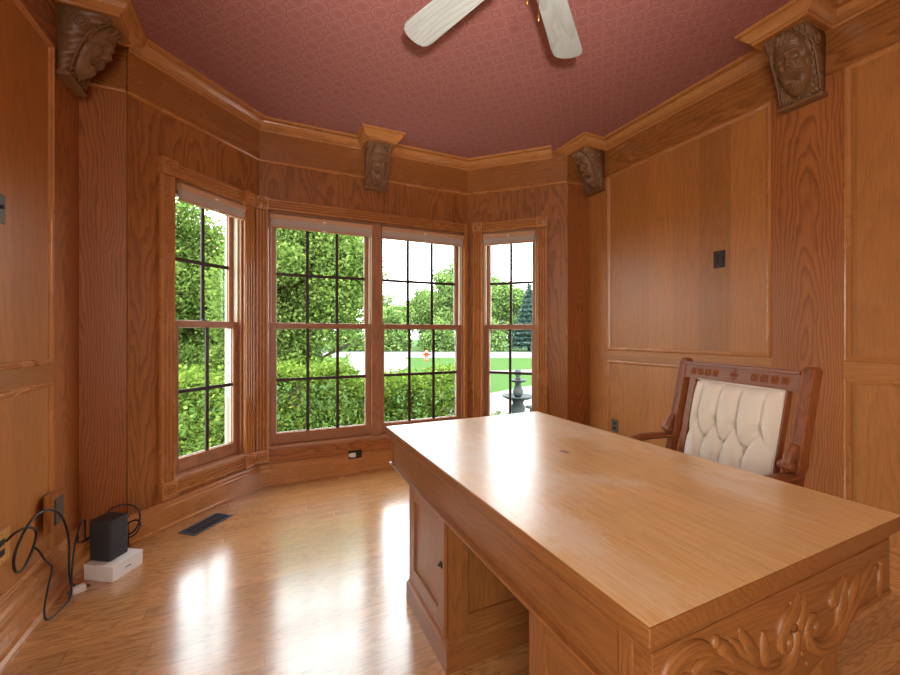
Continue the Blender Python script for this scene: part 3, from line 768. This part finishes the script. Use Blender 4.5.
# two pedestals
def pedestal(y0, y1, flip):
    px0, px1 = .622, 1.305
    zb = .115; ztop = zbt
    p = MB('z'); p.box(px0, px1, y0, y1, .0, ztop)
    ped = p.build('pedestal', 'desk', desk, bevel=.002)
    # plinth
    MB().sweep([(px0, y0, 0), (px0, y1, 0), (px1, y1, 0), (px1, y0, 0)], [(0, .0005), (.018, .0005), (.018, .088), (.012, .094), (.008, .104), (.004, .112), (0, .114)], (0, 0, 1), True).build('plinth', 'desk', ped)
    # door face: stiles, rails, recessed panel, escutcheon
    for (sx, x) in ((-1, px0), (1, px1)):
        a, b_ = y0+.012, y1-.012; q0, q1 = (x-.014, x-.0005) if sx < 0 else (x+.0005, x+.014)
        d = MB('z'); d.box(q0, q1, a, a+.062, .120, .560).box(q0, q1, b_-.062, b_, .120, .560)
        d.box(q0, q1, a+.062, b_-.062, .120, .190, g='y').box(q0, q1, a+.062, b_-.062, .498, .560, g='y')
        door = d.build('door', 'desk', ped, bevel=.002)
        r0, r1 = (x-.005, x-.0006) if sx < 0 else (x+.0006, x+.005)
        MB('z').box(r0, r1, a+.064, b_-.064, .192, .496).build('recessed_panel', 'desk', door)
        yk = a+.030 if flip else b_-.030
        k = MB(); e = x-.0142 if sx < 0 else x+.0142
        k.lathe([(.013, 0), (.013, sx*.003), (.007, sx*.005), (.005, sx*.010), (.004, sx*.012)], (e, yk, .374), 'x', 16)
        k.build('keyhole_escutcheon', 'dark_metal', door)
    # end face: frame with a recessed panel
    for y, s in ((y0, -1), (y1, 1)):
        q0, q1 = (y-.012, y-.0005) if s < 0 else (y+.0005, y+.012)
        e = MB('z'); e.box(px0+.002, px0+.075, q0, q1, .118, ztop-.002).box(px1-.085, px1-.002, q0, q1, .118, ztop-.002)
        e.box(px0+.075, px1-.085, q0, q1, .118, .19, g='x')
        e.build('end_frame', 'desk', ped, bevel=.002)
pedestal(.512, .846, False)
pedestal(1.352, 1.775, True)
bkp = MB('x')

# ------------------------------------------------------------------ armchair
fac = Vector((-.97, .24, 0)).normalized(); 
rz = math.atan2(fac.y, fac.x)-PI/2          # local +y faces the desk, local +x is the sitter's right
chair = thing('armchair', 'carved dark wood armchair with buttoned cream back behind desk', 'armchair', (1.872, 1.112, 0), rz)
tl = .20                                     # backward lean per metre above the seat
def bk_(x, d, z):
    z = .44+(z-.44)*.982; return (x, d-tl*(z-.72), z)   # point on the leaning back plane, d forward of it
def lean_poly(mb, poly, d0, d1):
    # extruded polygon in the back plane
    n = len(poly); vs = [bk_(a, d0, z) for a, z in poly]+[bk_(a, d1, z) for a, z in poly]
    fs = [(i, (i+1) % n, n+(i+1) % n, n+i) for i in range(n)]+[tuple(range(n))[::-1], tuple(range(n, 2*n))]
    g = max(abs(p[0]-q[0]) for p in poly for q in poly) > max(abs(p[1]-q[1]) for p in poly for q in poly)
    return mb.add(vs, fs, 'x' if g else 'z')
for sx in (-1, 1):
    xc = sx*.308
    m = MB('z')
    # rounded post with two flutes on its face
    prof = [(-.024, -.022), (.024, -.022), (.026, .012), (.022, .019), (.013, .021), (.010, .015), (.004, .015), (0, .021), (-.004, .015), (-.010, .015), (-.013, .021), (-.022, .019), (-.026, .012)]
    vs = []; zs = [.44, .74, .77, .80, 1.105, 1.125, 1.136, 1.141]; sc = [.92, .92, 1.12, 1, 1, 1.0, .8, .4]
    for z, k in zip(zs, sc): vs += [bk_(xc+a*k, b*k, z) for a, b in prof]
    n = len(prof); fs = [(j*n+i, j*n+(i+1) % n, (j+1)*n+(i+1) % n, (j+1)*n+i) for j in range(len(zs)-1) for i in range(n)]
    fs += [tuple(range(n))[::-1], tuple((len(zs)-1)*n+i for i in range(n))]
    m.add(vs, fs); post = m.build('back_post', 'chair', chair, smooth=False, bevel=.002)
    m = MB()
    m.tube([bk_(xc, .022, .845), bk_(xc, .030, .815), bk_(xc, .040, .790), bk_(xc, .046, .765), bk_(xc, .040, .745)], [.012, .018, .020, .018, .012], 10, smooth=1)
    m.lathe([(.016, -.026), (.018, -.020), (.018, .020), (.016, .026)], bk_(xc, .044, .768), 'x', 16)
    m.build('post_scroll', 'chair', post, smooth=True)
    # arm with a rolled front
    m = MB('y')
    m.tube([(xc, .0, .722), (xc+sx*.012, .08, .722), (xc+sx*.022, .16, .716), (xc+sx*.024, .225, .706), (xc+sx*.024, .250, .688)], [.030, .034, .036, .036, .026], 12, flat=((0, 0, 1), .45), smooth=2)
    arm = m.build('arm', 'chair', chair, smooth=True)
    m = MB('z'); m.lathe([(.020, .44), (.022, .47), (.014, .49), (.018, .53), (.022, .57), (.016, .62), (.020, .66), (.022, .70)], (xc+sx*.020, .185, 0), 'z', 18)
    m.build('arm_support', 'chair', arm, smooth=True)
    # inner stile beside the upholstered panel
    m = MB('z'); lean_poly(m, [(sx*.226-.019, .56), (sx*.226+.019, .56), (sx*.226+.019, 1.048), (sx*.226-.019, 1.048)], -.014, .016)
    m.build('inner_stile', 'chair', chair, bevel=.005)
    for nm, yy in (('front_leg', .36), ('rear_leg', .02)):
        m = MB('z'); m.lathe([(.018, 0), (.022, .02), (.016, .05), (.018, .16), (.024, .24), (.018, .30), (.026, .36), (.026, .402)], (sx*.255, yy, 0), 'z', 18)
        m.build(nm, 'chair', chair, smooth=True)
# crest rail with chip carving
m = MB('x'); lean_poly(m, [(-.284, 1.042), (.284, 1.042), (.284, 1.118), (-.284, 1.118)], -.014, .013)
crest = m.build('crest_rail', 'chair', chair, bevel=.003)
m = MB('x'); lean_poly(m, [(-.284, 1.108), (.284, 1.108), (.284, 1.124), (-.284, 1.124)], .0135, .022); lean_poly(m, [(-.284, 1.040), (.284, 1.040), (.284, 1.049), (-.284, 1.049)], .0135, .019)
m.build('crest_moulding', 'chair', crest, bevel=.002)
m = MB()
def dia(cx, cz, r, d0, d1, rot=0):
    pts = [(cx+r*math.cos(rot+k*PI/2), cz+r*math.sin(rot+k*PI/2)) for k in range(4)]
    ap = bk_(cx, d1, cz); vs = [bk_(a, d0, z) for a, z in pts]+[ap]
    m.add(vs, [(0, 1, 4), (1, 2, 4), (2, 3, 4), (3, 0, 4), (3, 2, 1, 0)])
for sx in (-1, 1):
    for k in range(4):
        m = MB()
        cx = sx*(.098+.044*k)
        for q in ((.010, 0), (-.010, 0), (0, .010), (0, -.010)): dia(cx+q[0], 1.078+q[1], .010, .0132, .020)
        for q in range(4): 
            a = q*PI/2+PI/4; dia(cx+.0175*math.cos(a)*.99, 1.078+.0175*math.sin(a), .006, .0132, .017)
        m.build('carved_diamond', 'chair', crest)
m = MB()
for k in range(8):
    a = k*PI/4; dia(.016*math.cos(a), 1.078+.016*math.sin(a), .009, .0132, .021, a)
dia(0, 1.078, .008, .0132, .024)
m.build('carved_rosette', 'chair', crest)
m = MB('x'); lean_poly(m, [(-.275, .560), (.275, .560), (.275, .610), (-.275, .610)], -.014, .013); m.build('lower_rail', 'chair', chair, bevel=.003)
# buttoned back cushion
cw_, z_0, z_1 = .212, .618, 1.040
nu, nv = 61, 69
us = np.linspace(-1, 1, nu); vv = np.linspace(0, 1, nv); U, V = np.meshgrid(us, vv)
edge = np.clip(1-np.abs(U)**7, 0, 1)*np.clip(1-np.abs(2*V-1)**9, 0, 1)
hgt = .030*edge**.5
rowA = [(-.72, .585), (-.24, .585), (.24, .585), (.72, .585)]; rowB = [(-.48, .36), (0, .36), (.48, .36)]
BT = rowA+rowB
def segd(a, b):
    ax, ay = a[0]*cw_, a[1]*.42; bx, by = b[0]*cw_, b[1]*.42
    px, py = U*cw_, V*.42; t = np.clip(((px-ax)*(bx-ax)+(py-ay)*(by-ay))/((bx-ax)**2+(by-ay)**2), 0, 1)
    return np.hypot(px-ax-t*(bx-ax), py-ay-t*(by-ay))
cre = np.zeros_like(U)
SG = [((x, y), (x, 1.0)) for x, y in rowA]+[((x, y), (x, 0.0)) for x, y in rowB]
for p in rowA:
    for q in rowB:
        if abs(p[0]-q[0]) < .3: SG.append((p, q))
SG += [((-.72, .585), (-1.0, .36)), ((.72, .585), (1.0, .36))]
for a, b in SG: cre = np.maximum(cre, np.exp(-(segd(a, b)/.015)**2))
but = np.zeros_like(U)
for b in BT: but = np.maximum(but, np.exp(-(np.hypot((U-b[0])*cw_, (V-b[1])*.42)/.019)**2))
puff = np.ones_like(U)
hgt = hgt+.029*edge*(1-cre)-.032*but*edge
vs = [bk_(float(U[j, i]*cw_)-.028, .017+float(hgt[j, i]), float(z_0+V[j, i]*(z_1-z_0))) for j in range(nv) for i in range(nu)]
n0 = len(vs); vs += [bk_(float(U[j, i]*cw_)-.028, .0, float(z_0+V[j, i]*(z_1-z_0))) for j in range(nv) for i in range(nu)]
fs = []
for j in range(nv-1):
    for i in range(nu-1):
        q = j*nu+i; fs += [(q, q+1, q+nu+1, q+nu), (n0+q, n0+q+nu, n0+q+nu+1, n0+q+1)]
for j in range(nv-1):
    for i in (0, nu-1): q = j*nu+i; fs.append((q, q+nu, n0+q+nu, n0+q))
for i in range(nu-1):
    for j in (0, nv-1): q = j*nu+i; fs.append((q, q+1, n0+q+1, n0+q))
bc = MB().add(vs, fs).build('back_cushion', 'cushion', chair, smooth=True)
for b in BT:
    p = bk_(b[0]*cw_-.028, .036, z_0+b[1]*.422)
    MB().ell(p, (.008, .005, .008), 12, 8).build('button', 'cushion', bc, smooth=True)
pz = .006
MB().tube([bk_(-cw_-.028, .022, z_0), bk_(-cw_-.028, .022, z_1), bk_(cw_-.028, .022, z_1), bk_(cw_-.028, .022, z_0), bk_(-cw_-.028, .022, z_0)], .004, 6).build('piping', 'cushion', bc, smooth=True)
MB('x').box(-.29, .29, -.0, .40, .402, .452).build('seat_frame', 'chair', chair, bevel=.006)
m = MB(); m.box(-.262, .262, .075, .385, .4525, .505); m.build('seat_cushion', 'cushion', chair, bevel=.02, seg=4)

# ------------------------------------------------------------------ ceiling fan
fan = thing('ceiling_fan', 'white washed five blade ceiling fan with pull chains', 'ceiling fan', (.895, 1.20, 0))
m = MB(); m.lathe([(.070, H-.0005), (.068, H-.03), (.030, H-.055), (.012, H-.06)], (0, 0, 0), 'z', 28).lathe([(.011, H-.06), (.011, 2.80)], (0, 0, 0), 'z', 14)
m.build('canopy', 'brass', fan, smooth=True)
MB().lathe([(.03, 2.81), (.085, 2.795), (.115, 2.765), (.118, 2.725), (.095, 2.695), (.06, 2.685)], (0, 0, 0), 'z', 32).build('motor_housing', 'brass', fan, smooth=True)
MB().lathe([(.055, 2.685), (.058, 2.64), (.050, 2.605), (.030, 2.592), (0, 2.59)], (0, 0, 0), 'z', 28).build('switch_housing', 'brass', fan, smooth=True)
a0 = R(110.3)
for k in range(5):
    a = a0-2*PI*k/5; ca, sa = math.cos(a), math.sin(a)
    def rot(r, w, z): return (r*ca-w*sa, r*sa+w*ca, z)
    outl = [(.20, -.058), (.20, .058), (.62, .074), (.662, .072), (.684, .058), (.697, .034), (.701, 0), (.697, -.034), (.684, -.058), (.662, -.072), (.62, -.074)]
    pit = math.tan(R(11))
    vs = [rot(r, w, 2.700+w*pit+.003) for r, w in outl]+[rot(r, w, 2.700+w*pit-.003) for r, w in outl]; n = len(outl)
    wc = [(r, w, .05+.3*k) for r, w in outl]+[(r, w, .05+.3*k) for r, w in outl]
    m = MB(); m.add(vs, [(i, (i+1) % n, n+(i+1) % n, n+i) for i in range(n)]+[tuple(range(n))[::-1], tuple(range(n, 2*n))], wc=wc)
    bl = m.build('blade', 'fan_blade', fan)
    for w in (-.022, .022): MB().tube([rot(.095, w*.4, 2.712), rot(.16, w, 2.708+w*pit), rot(.235, w*1.2, 2.7075+w*pit)], [.008, .007, .006], 8, smooth=1).build('blade_bracket', 'brass', bl, smooth=True)
for nm, (dx, dy), zz in (('pull_chain', (-.015, .02), 2.50), ('pull_chain', (.018, -.005), 2.43)):
    m = MB()
    n = int((2.60-zz)/.006)
    m.tube([(dx, dy, 2.61), (dx, dy, zz)], .0012, 5)
    for k in range(n): m.ell((dx, dy, 2.60-k*.006), (.0022, .0022, .0022), 6, 4)
    m.lathe([(.002, zz), (.006, zz-.008), (.006, zz-.022), (.002, zz-.03)], (dx, dy, 0), 'z', 10)
    m.build(nm, 'brass', fan)

# ------------------------------------------------------------------ router on its box, cords and adapter
bx = thing('cardboard_box', 'flat white square box on floor under the black tower', 'box', (-.722, 2.655, 0), R(-32))
MB().box(-.083, .083, -.085, .085, 0, .062).build('box_body', 'white_box', bx, bevel=.002)
MB().box(-.084, .084, -.086, .086, .0622, .078).build('box_lid', 'white_box', bx, bevel=.002)
m = MB(); m.prism([(-.016, .030), (-.010, .037), (.010, .037), (.016, .030), (.010, .034), (-.010, .034)], 0, .0006, 'z')
m2 = MB(); m2.add([(.0834, p[0], p[1]) for p in ((-.02, .030), (-.012, .040), (.012, .040), (.02, .030), (.010, .0345), (-.010, .0345))], [(0, 1, 2, 3, 4, 5)])
m2.build('printed_mark', 'grey_metal', bx, fix=False)
rt = thing('router_tower', 'dark grey router tower standing on a white box', 'router', (-.748, 2.672, .0782), R(-32))
def rrect(hx, hy, r, n=5):
    P = []
    for cx, cy, a in ((hx-r, hy-r, 0), (-hx+r, hy-r, 90), (-hx+r, -hy+r, 180), (hx-r, -hy+r, 270)):
        for k in range(n+1): q = R(a+90*k/n); P.append((cx+r*math.cos(q), cy+r*math.sin(q)))
    return P
MB().prism(rrect(.062, .054, .014), .004, .206, 'z').build('body', 'charcoal', rt, bevel=.002)
MB().prism(rrect(.052, .046, .012), 0, .004, 'z').build('foot', 'black_plastic', rt)
MB().prism(rrect(.0605, .0525, .013), .2062, .209, 'z').build('top_cap', 'black_plastic', rt, bevel=.001)
MB().lathe([(.004, .209), (.004, .2098), (0, .210)], (0, .03, 0), 'z', 10).build('status_light', 'grey_metal', rt)

def cable(name, pts, rad, label, sm=3, ends=None):
    o = MB().tube(pts, rad, 8, smooth=sm).build(name, 'cable', smooth=True); tag(o, label, 'cord'); return o
cable('electrical_cable', [(-.955, 2.225, .410), (-.935, 2.250, .435), (-.915, 2.300, .432), (-.905, 2.345, .395), (-.912, 2.335, .330), (-.915, 2.290, .285), (-.912, 2.235, .272), (-.910, 2.180, .300), (-.905, 2.160, .370), (-.895, 2.200, .440), (-.885, 2.270, .485), (-.870, 2.350, .480), (-.862, 2.430, .430), (-.855, 2.480, .350), (-.850, 2.500, .250), (-.850, 2.490, .140), (-.845, 2.495, .060), (-.836, 2.515, .036)], .0050, 'black power cord looping from wooden outlet plate down to adapter')
cable('data_cable', [(-.912, 2.330, .330), (-.900, 2.350, .300), (-.895, 2.375, .250), (-.890, 2.405, .215), (-.880, 2.420, .190), (-.878, 2.370, .130), (-.870, 2.310, .060), (-.862, 2.300, .012), (-.850, 2.330, .0045), (-.840, 2.400, .0045), (-.832, 2.450, .0045), (-.835, 2.480, .040), (-.842, 2.500, .120), (-.850, 2.560, .230), (-.842, 2.600, .300), (-.838, 2.620, .310), (-.842, 2.655, .300), (-.842, 2.66, .24), (-.838, 2.640, .200), (-.830, 2.640, .190), (-.812, 2.690, .220)], .0042, 'thin black cable falling over baseboard and along the floor edge')
cable('coiled_cord', [(-.820, 2.500, .280), (-.840, 2.560, .215), (-.830, 2.640, .200), (-.800, 2.720, .210), (-.785, 2.755, .215), (-.790, 2.76, .275), (-.760, 2.775, .300), (-.70, 2.785, .305), (-.645, 2.77, .275), (-.632, 2.755, .22), (-.650, 2.750, .165), (-.690, 2.765, .13), (-.72, 2.78, .16), (-.690, 2.79, .20), (-.650, 2.775, .21), (-.63, 2.76, .19), (-.65, 2.745, .14), (-.69, 2.735, .13)], .0045, 'black cord coiled behind the dark router tower')
ad = thing('power_adapter', 'white plug adapter on the floor by left baseboard', 'adapter', (-.822, 2.515, 0), R(30))
MB().box(-.026, .026, -.019, .019, .0008, .030).build('housing', 'white_plastic', ad, bevel=.005)
MB().box(-.0400, -.0262, -.010, .010, .008, .024).build('plug_face', 'grey_metal', ad, bevel=.002)
for q in (-.008, .008): MB().box(.0262, .042, q-.001, q+.001, .011, .019).build('prong', 'brass', ad)

# ------------------------------------------------------------------ outside: ground, road, planting
GZ = -.40
struct(MB().box(-70, 90, 3.95, 110, GZ-.3, GZ).build('lawn', 'lawn'))
def strip(name, mat, pts, w, z):
    v = []; f = []
    for i, p in enumerate(pts):
        d = Vector(pts[min(i+1, len(pts)-1)])-Vector(pts[max(i-1, 0)]); d.normalize(); n = Vector((-d.y, d.x))
        for s_ in (-1, 1): v.append((p[0]+n.x*s_*w/2, p[1]+n.y*s_*w/2, z))
    k = len(v); v += [(a, b, z-.05) for a, b, c in v]
    for i in range(len(pts)-1):
        q = 2*i; f += [(q, q+2, q+3, q+1), (k+q, k+q+1, k+q+3, k+q+2), (q, k+q, k+q+2, q+2), (q+1, q+3, k+q+3, k+q+1)]
    f += [(0, 1, k+1, k), (2*len(pts)-2, k+2*len(pts)-2, k+2*len(pts)-1, 2*len(pts)-1)]
    return struct(MB().add(v, f).build(name, mat))
fw = Vector((math.sin(R(24.86)), math.cos(R(24.86)))); rt_ = Vector((fw.y, -fw.x))
def gp(px, depth): return tuple(fw*depth+rt_*((px-450)/399.06*depth))
strip('road', 'asphalt', [gp(-200, 34), gp(200, 33), gp(450, 32), gp(700, 31), gp(1200, 29)], 9, GZ+.020)
strip('driveway', 'pavement', [gp(372, 29), gp(380, 25), gp(376, 21.0), gp(362, 18), gp(346, 16)], 3.6, GZ+.012)
strip('sidewalk', 'pavement', [gp(385, 15.8), gp(440, 16.4), gp(520, 17.5), gp(620, 19)], 1.3, GZ+.016)
strip('front_path', 'pavement', [gp(498, 7.5), gp(512, 9.5), gp(560, 11.5), gp(640, 12.5)], 2.6, GZ+.014)

def leaves(name, mat, parent, centers, size, seed, droop=.3):
    r = np.random.default_rng(seed); n = len(centers)
    d = r.normal(size=(n, 3)); d[:, 2] = d[:, 2]*.6-droop; d /= np.linalg.norm(d, axis=1)[:, None]
    q = r.normal(size=(n, 3)); s = np.cross(d, q); s /= np.linalg.norm(s, axis=1)[:, None]; nn = np.cross(s, d)
    sz = size*r.uniform(.6, 1.3, n)[:, None]
    c = np.asarray(centers)
    # leaf: base, two folded sides, tip
    v = np.stack([c-d*sz*.5, c+s*sz*.32+nn*sz*.10, c+d*sz*.55, c-s*sz*.32+nn*sz*.10], 1).reshape(-1, 3)
    me = bpy.data.meshes.new(name); me.vertices.add(4*n); me.vertices.foreach_set('co', v.ravel().astype('f'))
    idx = np.arange(4*n).reshape(n, 4); tri = np.stack([idx[:, [0, 1, 2]], idx[:, [0, 2, 3]]], 1).reshape(-1)
    me.loops.add(6*n); me.loops.foreach_set('vertex_index', tri.astype('i'))
    me.polygons.add(2*n); me.polygons.foreach_set('loop_start', np.arange(0, 6*n, 3).astype('i'))
    me.update(calc_edges=True)
    h = np.repeat(np.clip(r.normal(.5, .24, n), 0, 1), 4)
    me.attributes.new('hue', 'FLOAT', 'POINT').data.foreach_set('value', h.astype('f'))
    me.materials.append(M[mat]); o = bpy.data.objects.new(name, me); COL.objects.link(o)
    if parent is not None: o.parent = parent
    return o
def blob(n, c, r, seed, lumps=26, fill=.55):
    q = np.random.default_rng(seed)
    d = q.normal(size=(lumps, 3)); d /= np.linalg.norm(d, axis=1)[:, None]
    L = np.array(c)+d*np.array(r)*q.uniform(.25, .85, lumps)[:, None]
    lr = np.array(r).mean()*q.uniform(.22, .45, lumps)
    k = q.integers(0, lumps, n); e = q.normal(size=(n, 3)); e /= np.linalg.norm(e, axis=1)[:, None]
    return L[k]+e*(lr[k]*q.uniform(fill, 1.05, n))[:, None]
def tree(px, depth, top, rad, label, mat, nleaf, lsize, seed, trunk_h=.35, group=None, name='leafy_tree', cat='tree', lean=0, low=None, zsq=1.0):
    x, y = gp(px, depth)
    t = thing(name, label, cat, (x, y, GZ), 0, group)
    hgt = top-GZ
    lo = (hgt*trunk_h) if low is None else low-GZ
    cz = (lo+hgt)/2
    rr = random.Random(seed)
    m = MB()
    tr = max(.05, hgt*.022)
    m.tube([(0, 0, 0), (lean*.3, 0, lo*.6), (lean*.7, .05, lo+hgt*.12), (lean, 0, cz+hgt*.1)], [tr*1.2, tr, tr*.8, tr*.35], 8, smooth=2)
    for k in range(7):
        a = k*2*PI/7+rr.uniform(-.3, .3); z1 = lo*.75+hgt*.05*k
        m.tube([(lean*.5, 0, z1), (lean*.5+rad*.35*math.cos(a), rad*.35*math.sin(a), z1+hgt*.10), (lean*.6+rad*.75*math.cos(a), rad*.75*math.sin(a), z1+hgt*.17)], [tr*.5, tr*.35, tr*.12], 6, smooth=1)
    m.build('trunk', 'bark', t, smooth=True)
    leaves('foliage', mat, t, blob(nleaf, (lean*.6, 0, cz), (rad, rad, (hgt-lo)/2*.95*zsq), seed, 60, .35), lsize, seed+1)
    return t
# near trees just beyond the hedge
t1 = tree(292, 8.9, 4.5, 2.0, 'leafy green tree with slanting trunk outside left half of double window', 'leaf', 70000, .085, 3, trunk_h=.22, lean=.5)
leaves('low_foliage', 'leaf', t1, blob(20000, (-.55, -.1, 1.35), (1.25, 1.0, .85), 23), .085, 24)
t2 = tree(192, 13.2, 6.3, 2.5, 'bushy green tree filling the upper left window', 'leaf', 70000, .115, 5, low=-.3)
leaves('low_foliage', 'leaf', t2, blob(26000, (0, 0, 1.0), (2.2, 1.6, 1.0), 27, 50), .11, 28)
tree(60, 14.5, 5.4, 2.3, 'broad green tree at far left outside the left window', 'leaf', 30000, .13, 8, low=-.2)
# trees across the road
far = [(268, 49, 9.5, 2.7, 'far tree across the road seen through left half of double window'), (318, 43, 8.4, 2.6, 'far tree across the road just right of the slanting trunk'),
       (392, 44, 5.7, 2.4, 'low rounded far tree just right of the double window mullion'), (424, 52, 7.6, 2.6, 'far tree behind the red hydrant across the road'), (452, 43, 9.8, 2.5, 'taller far tree at right edge of the double window'),
       (486, 51, 10.6, 2.6, 'far tree at left side of the narrow right window'), (512, 44, 8.6, 2.2, 'lower far tree across the road left of the blue green spruce'), (560, 48, 10, 2.8, 'far tree across the road at right edge of the narrow right window'),
       (205, 46, 9, 2.8, 'far tree across the road beyond the left window')]
for k, (px, dp, tp_, rd, lb) in enumerate(far):
    tree(px, dp, tp_, rd, lb, 'leaf_far', 16000, .30, 40+k, low=GZ+.3, group='trees across the road')
for k in range(15):
    if k == 12: continue
    c = Vector(gp(392, 37.6))+rt_*4.35*(k-9)
    th = thing('roadside_bush', 'leafy bush in the long row along the far side of the road', 'bush', (c.x, c.y, GZ), 0, 'bushes along the road')
    hh = 1.75+.35*math.sin(k*2.3)
    MB().tube([(0, 0, 0), (.1, 0, .8), (0, .1, 1.9)], [.06, .04, .02], 6).build('stem', 'bark', th, smooth=True)
    leaves('foliage', 'leaf_far', th, np.vstack([blob(5200, (0, 0, hh*1.05), (1.5, 1.2, hh*1.05), 300+k, 40, .3), np.stack([RNG.uniform(-1.75, 1.75, 2200), RNG.uniform(-1.1, 1.1, 2200), RNG.uniform(.05, 1.7, 2200)], 1)]), .30, 330+k)
# blue spruce in the right window
x, y = gp(529, 38.4)
sp = thing('spruce_tree', 'blue green spruce across the road in the narrow right window', 'tree', (x, y, GZ))
MB().tube([(0, 0, 0), (0, 0, 6.0)], [.16, .02], 8).build('trunk', 'bark', sp, smooth=True)
q = np.random.default_rng(77); n = 6500; zz = 6.3*(1-np.sqrt(q.uniform(0, 1, n))); an = q.uniform(0, 2*PI, n)
rad = (6.5-zz)*.34*(.45+.55*q.uniform(0, 1, n)**.5)*(.8+.2*np.cos(zz*14)); leaves('foliage', 'leaf_spruce', sp, np.stack([rad*np.cos(an), rad*np.sin(an), zz+.35], 1), .30, 78, .2)
# clipped hedge right outside the bay and shrubs at its ends
hd = thing('hedge', 'long leafy hedge just outside the windows', 'hedge', (0, 0, GZ))
q = np.random.default_rng(5); n = 26000
hx = q.uniform(-1.2, 2.75, n)
def htop(x): return .60+.05*np.sin(x*3.1)+.04*np.sin(x*7.3+1)+np.where(x < 1.1, .10, -.06)+GZ*0
face = q.uniform(0, 1, n)
T0 = htop(hx)-GZ
hy = np.where(face < .55, 5.15+.12*np.sin(hx*5)+q.normal(0, .07, n), q.uniform(5.1, 6.25, n))
hz = np.where(face < .55, q.uniform(.02, 1, n)*T0, T0+q.normal(0, .05, n)+np.abs(q.normal(0, .06, n))*(q.uniform(0, 1, n) < .2))
leaves('foliage', 'leaf_hedge', hd, np.stack([hx, hy, hz], 1), .058, 6, .05)
m = MB()
for k in range(11):
    m = MB(); bx_ = -.95+.32*k; m.tube([(bx_, 5.6, 0), (bx_+.05, 5.55, .4), (bx_-.08, 5.45, .78)], [.03, .02, .008], 6); m.tube([(bx_, 5.6, .1), (bx_+.14, 5.4, .5), (bx_+.2, 5.3, .74)], [.02, .014, .006], 6); m.build('stem', 'bark', hd)
x, y = -2.0, 5.45
sb = thing('shrub', 'yellow green shrub close outside the lower left window', 'shrub', (x, y, GZ))
MB().tube([(0, 0, 0), (.02, 0, .4), (0, .05, .8)], [.03, .02, .008], 6).build('stems', 'bark', sb)
leaves('foliage', 'leaf_hedge', sb, blob(9000, (0, 0, .58), (.62, .60, .58), 91, 40), .075, 92)
x, y = gp(494, 5.0)
sb = thing('shrub', 'low pale shrub at bottom of the narrow right window', 'shrub', (x, y, GZ))
MB().tube([(0, 0, 0), (.02, 0, .3), (0, .05, .6)], [.02, .014, .006], 6).build('stems', 'bark', sb)
leaves('foliage', 'leaf_hedge', sb, blob(1800, (0, 0, .34), (.26, .26, .34), 95), .06, 96)
# stone fountain and post
x, y = gp(518, 7.0)
ft = thing('garden_fountain', 'grey tiered stone fountain outside the narrow right window', 'fountain', (x, y, GZ))
MB().lathe([(.36, 0), (.40, .04), (.40, .17), (.36, .19), (.33, .10), (.2, .08), (.0, .08)], n=36).build('basin', 'concrete', ft, smooth=False)
MB().lathe([(.16, .08), (.13, .12), (.10, .25), (.13, .36), (.09, .44), (.11, .50)], n=24).build('pedestal', 'concrete', ft, smooth=True)
MB().lathe([(.06, .50), (.20, .52), (.27, .555), (.275, .575), (.25, .575), (.12, .545), (0, .54)], n=32).build('lower_bowl', 'concrete', ft, smooth=True)
MB().lathe([(.05, .545), (.085, .60), (.09, .66), (.06, .72), (.05, .77), (.06, .80)], n=24).build('stem', 'concrete', ft, smooth=True)
MB().lathe([(.04, .80), (.12, .815), (.155, .84), (.158, .852), (.14, .852), (.06, .83), (0, .83)], n=28).build('upper_bowl', 'concrete', ft, smooth=True)
MB().lathe([(.03, .835), (.05, .87), (.03, .90), (.055, .94), (.065, .98), (.045, 1.02), (0, 1.035)], n=20).build('finial', 'concrete', ft, smooth=True)
x, y = gp(533, 5.9)
ps = thing('garden_post', 'short dark post right beside the stone fountain', 'post', (x, y, GZ))
MB().box(-.035, .035, -.035, .035, 0, .56).build('shaft', 'concrete', ps, bevel=.006)
MB().box(-.10, .055, -.05, .05, .5605, .595).build('cap', 'concrete', ps, bevel=.006)
x, y = gp(426.5, 25)
hy_ = thing('fire_hydrant', 'small red hydrant on the grass by the road', 'hydrant', (x, y, GZ))
MB().lathe([(.17, 0), (.17, .05), (.12, .06), (.12, .44), (.15, .45), (.15, .48), (.11, .52), (.06, .60), (.03, .64)], n=16).build('barrel', 'hydrant', hy_, smooth=True)
for s_ in (-1, 1): MB().lathe([(.05, 0), (.05, s_*.10), (.06, s_*.10), (.06, s_*.14)], (s_*.11, 0, .36), 'x', 10).build('nozzle', 'hydrant', hy_, smooth=True)
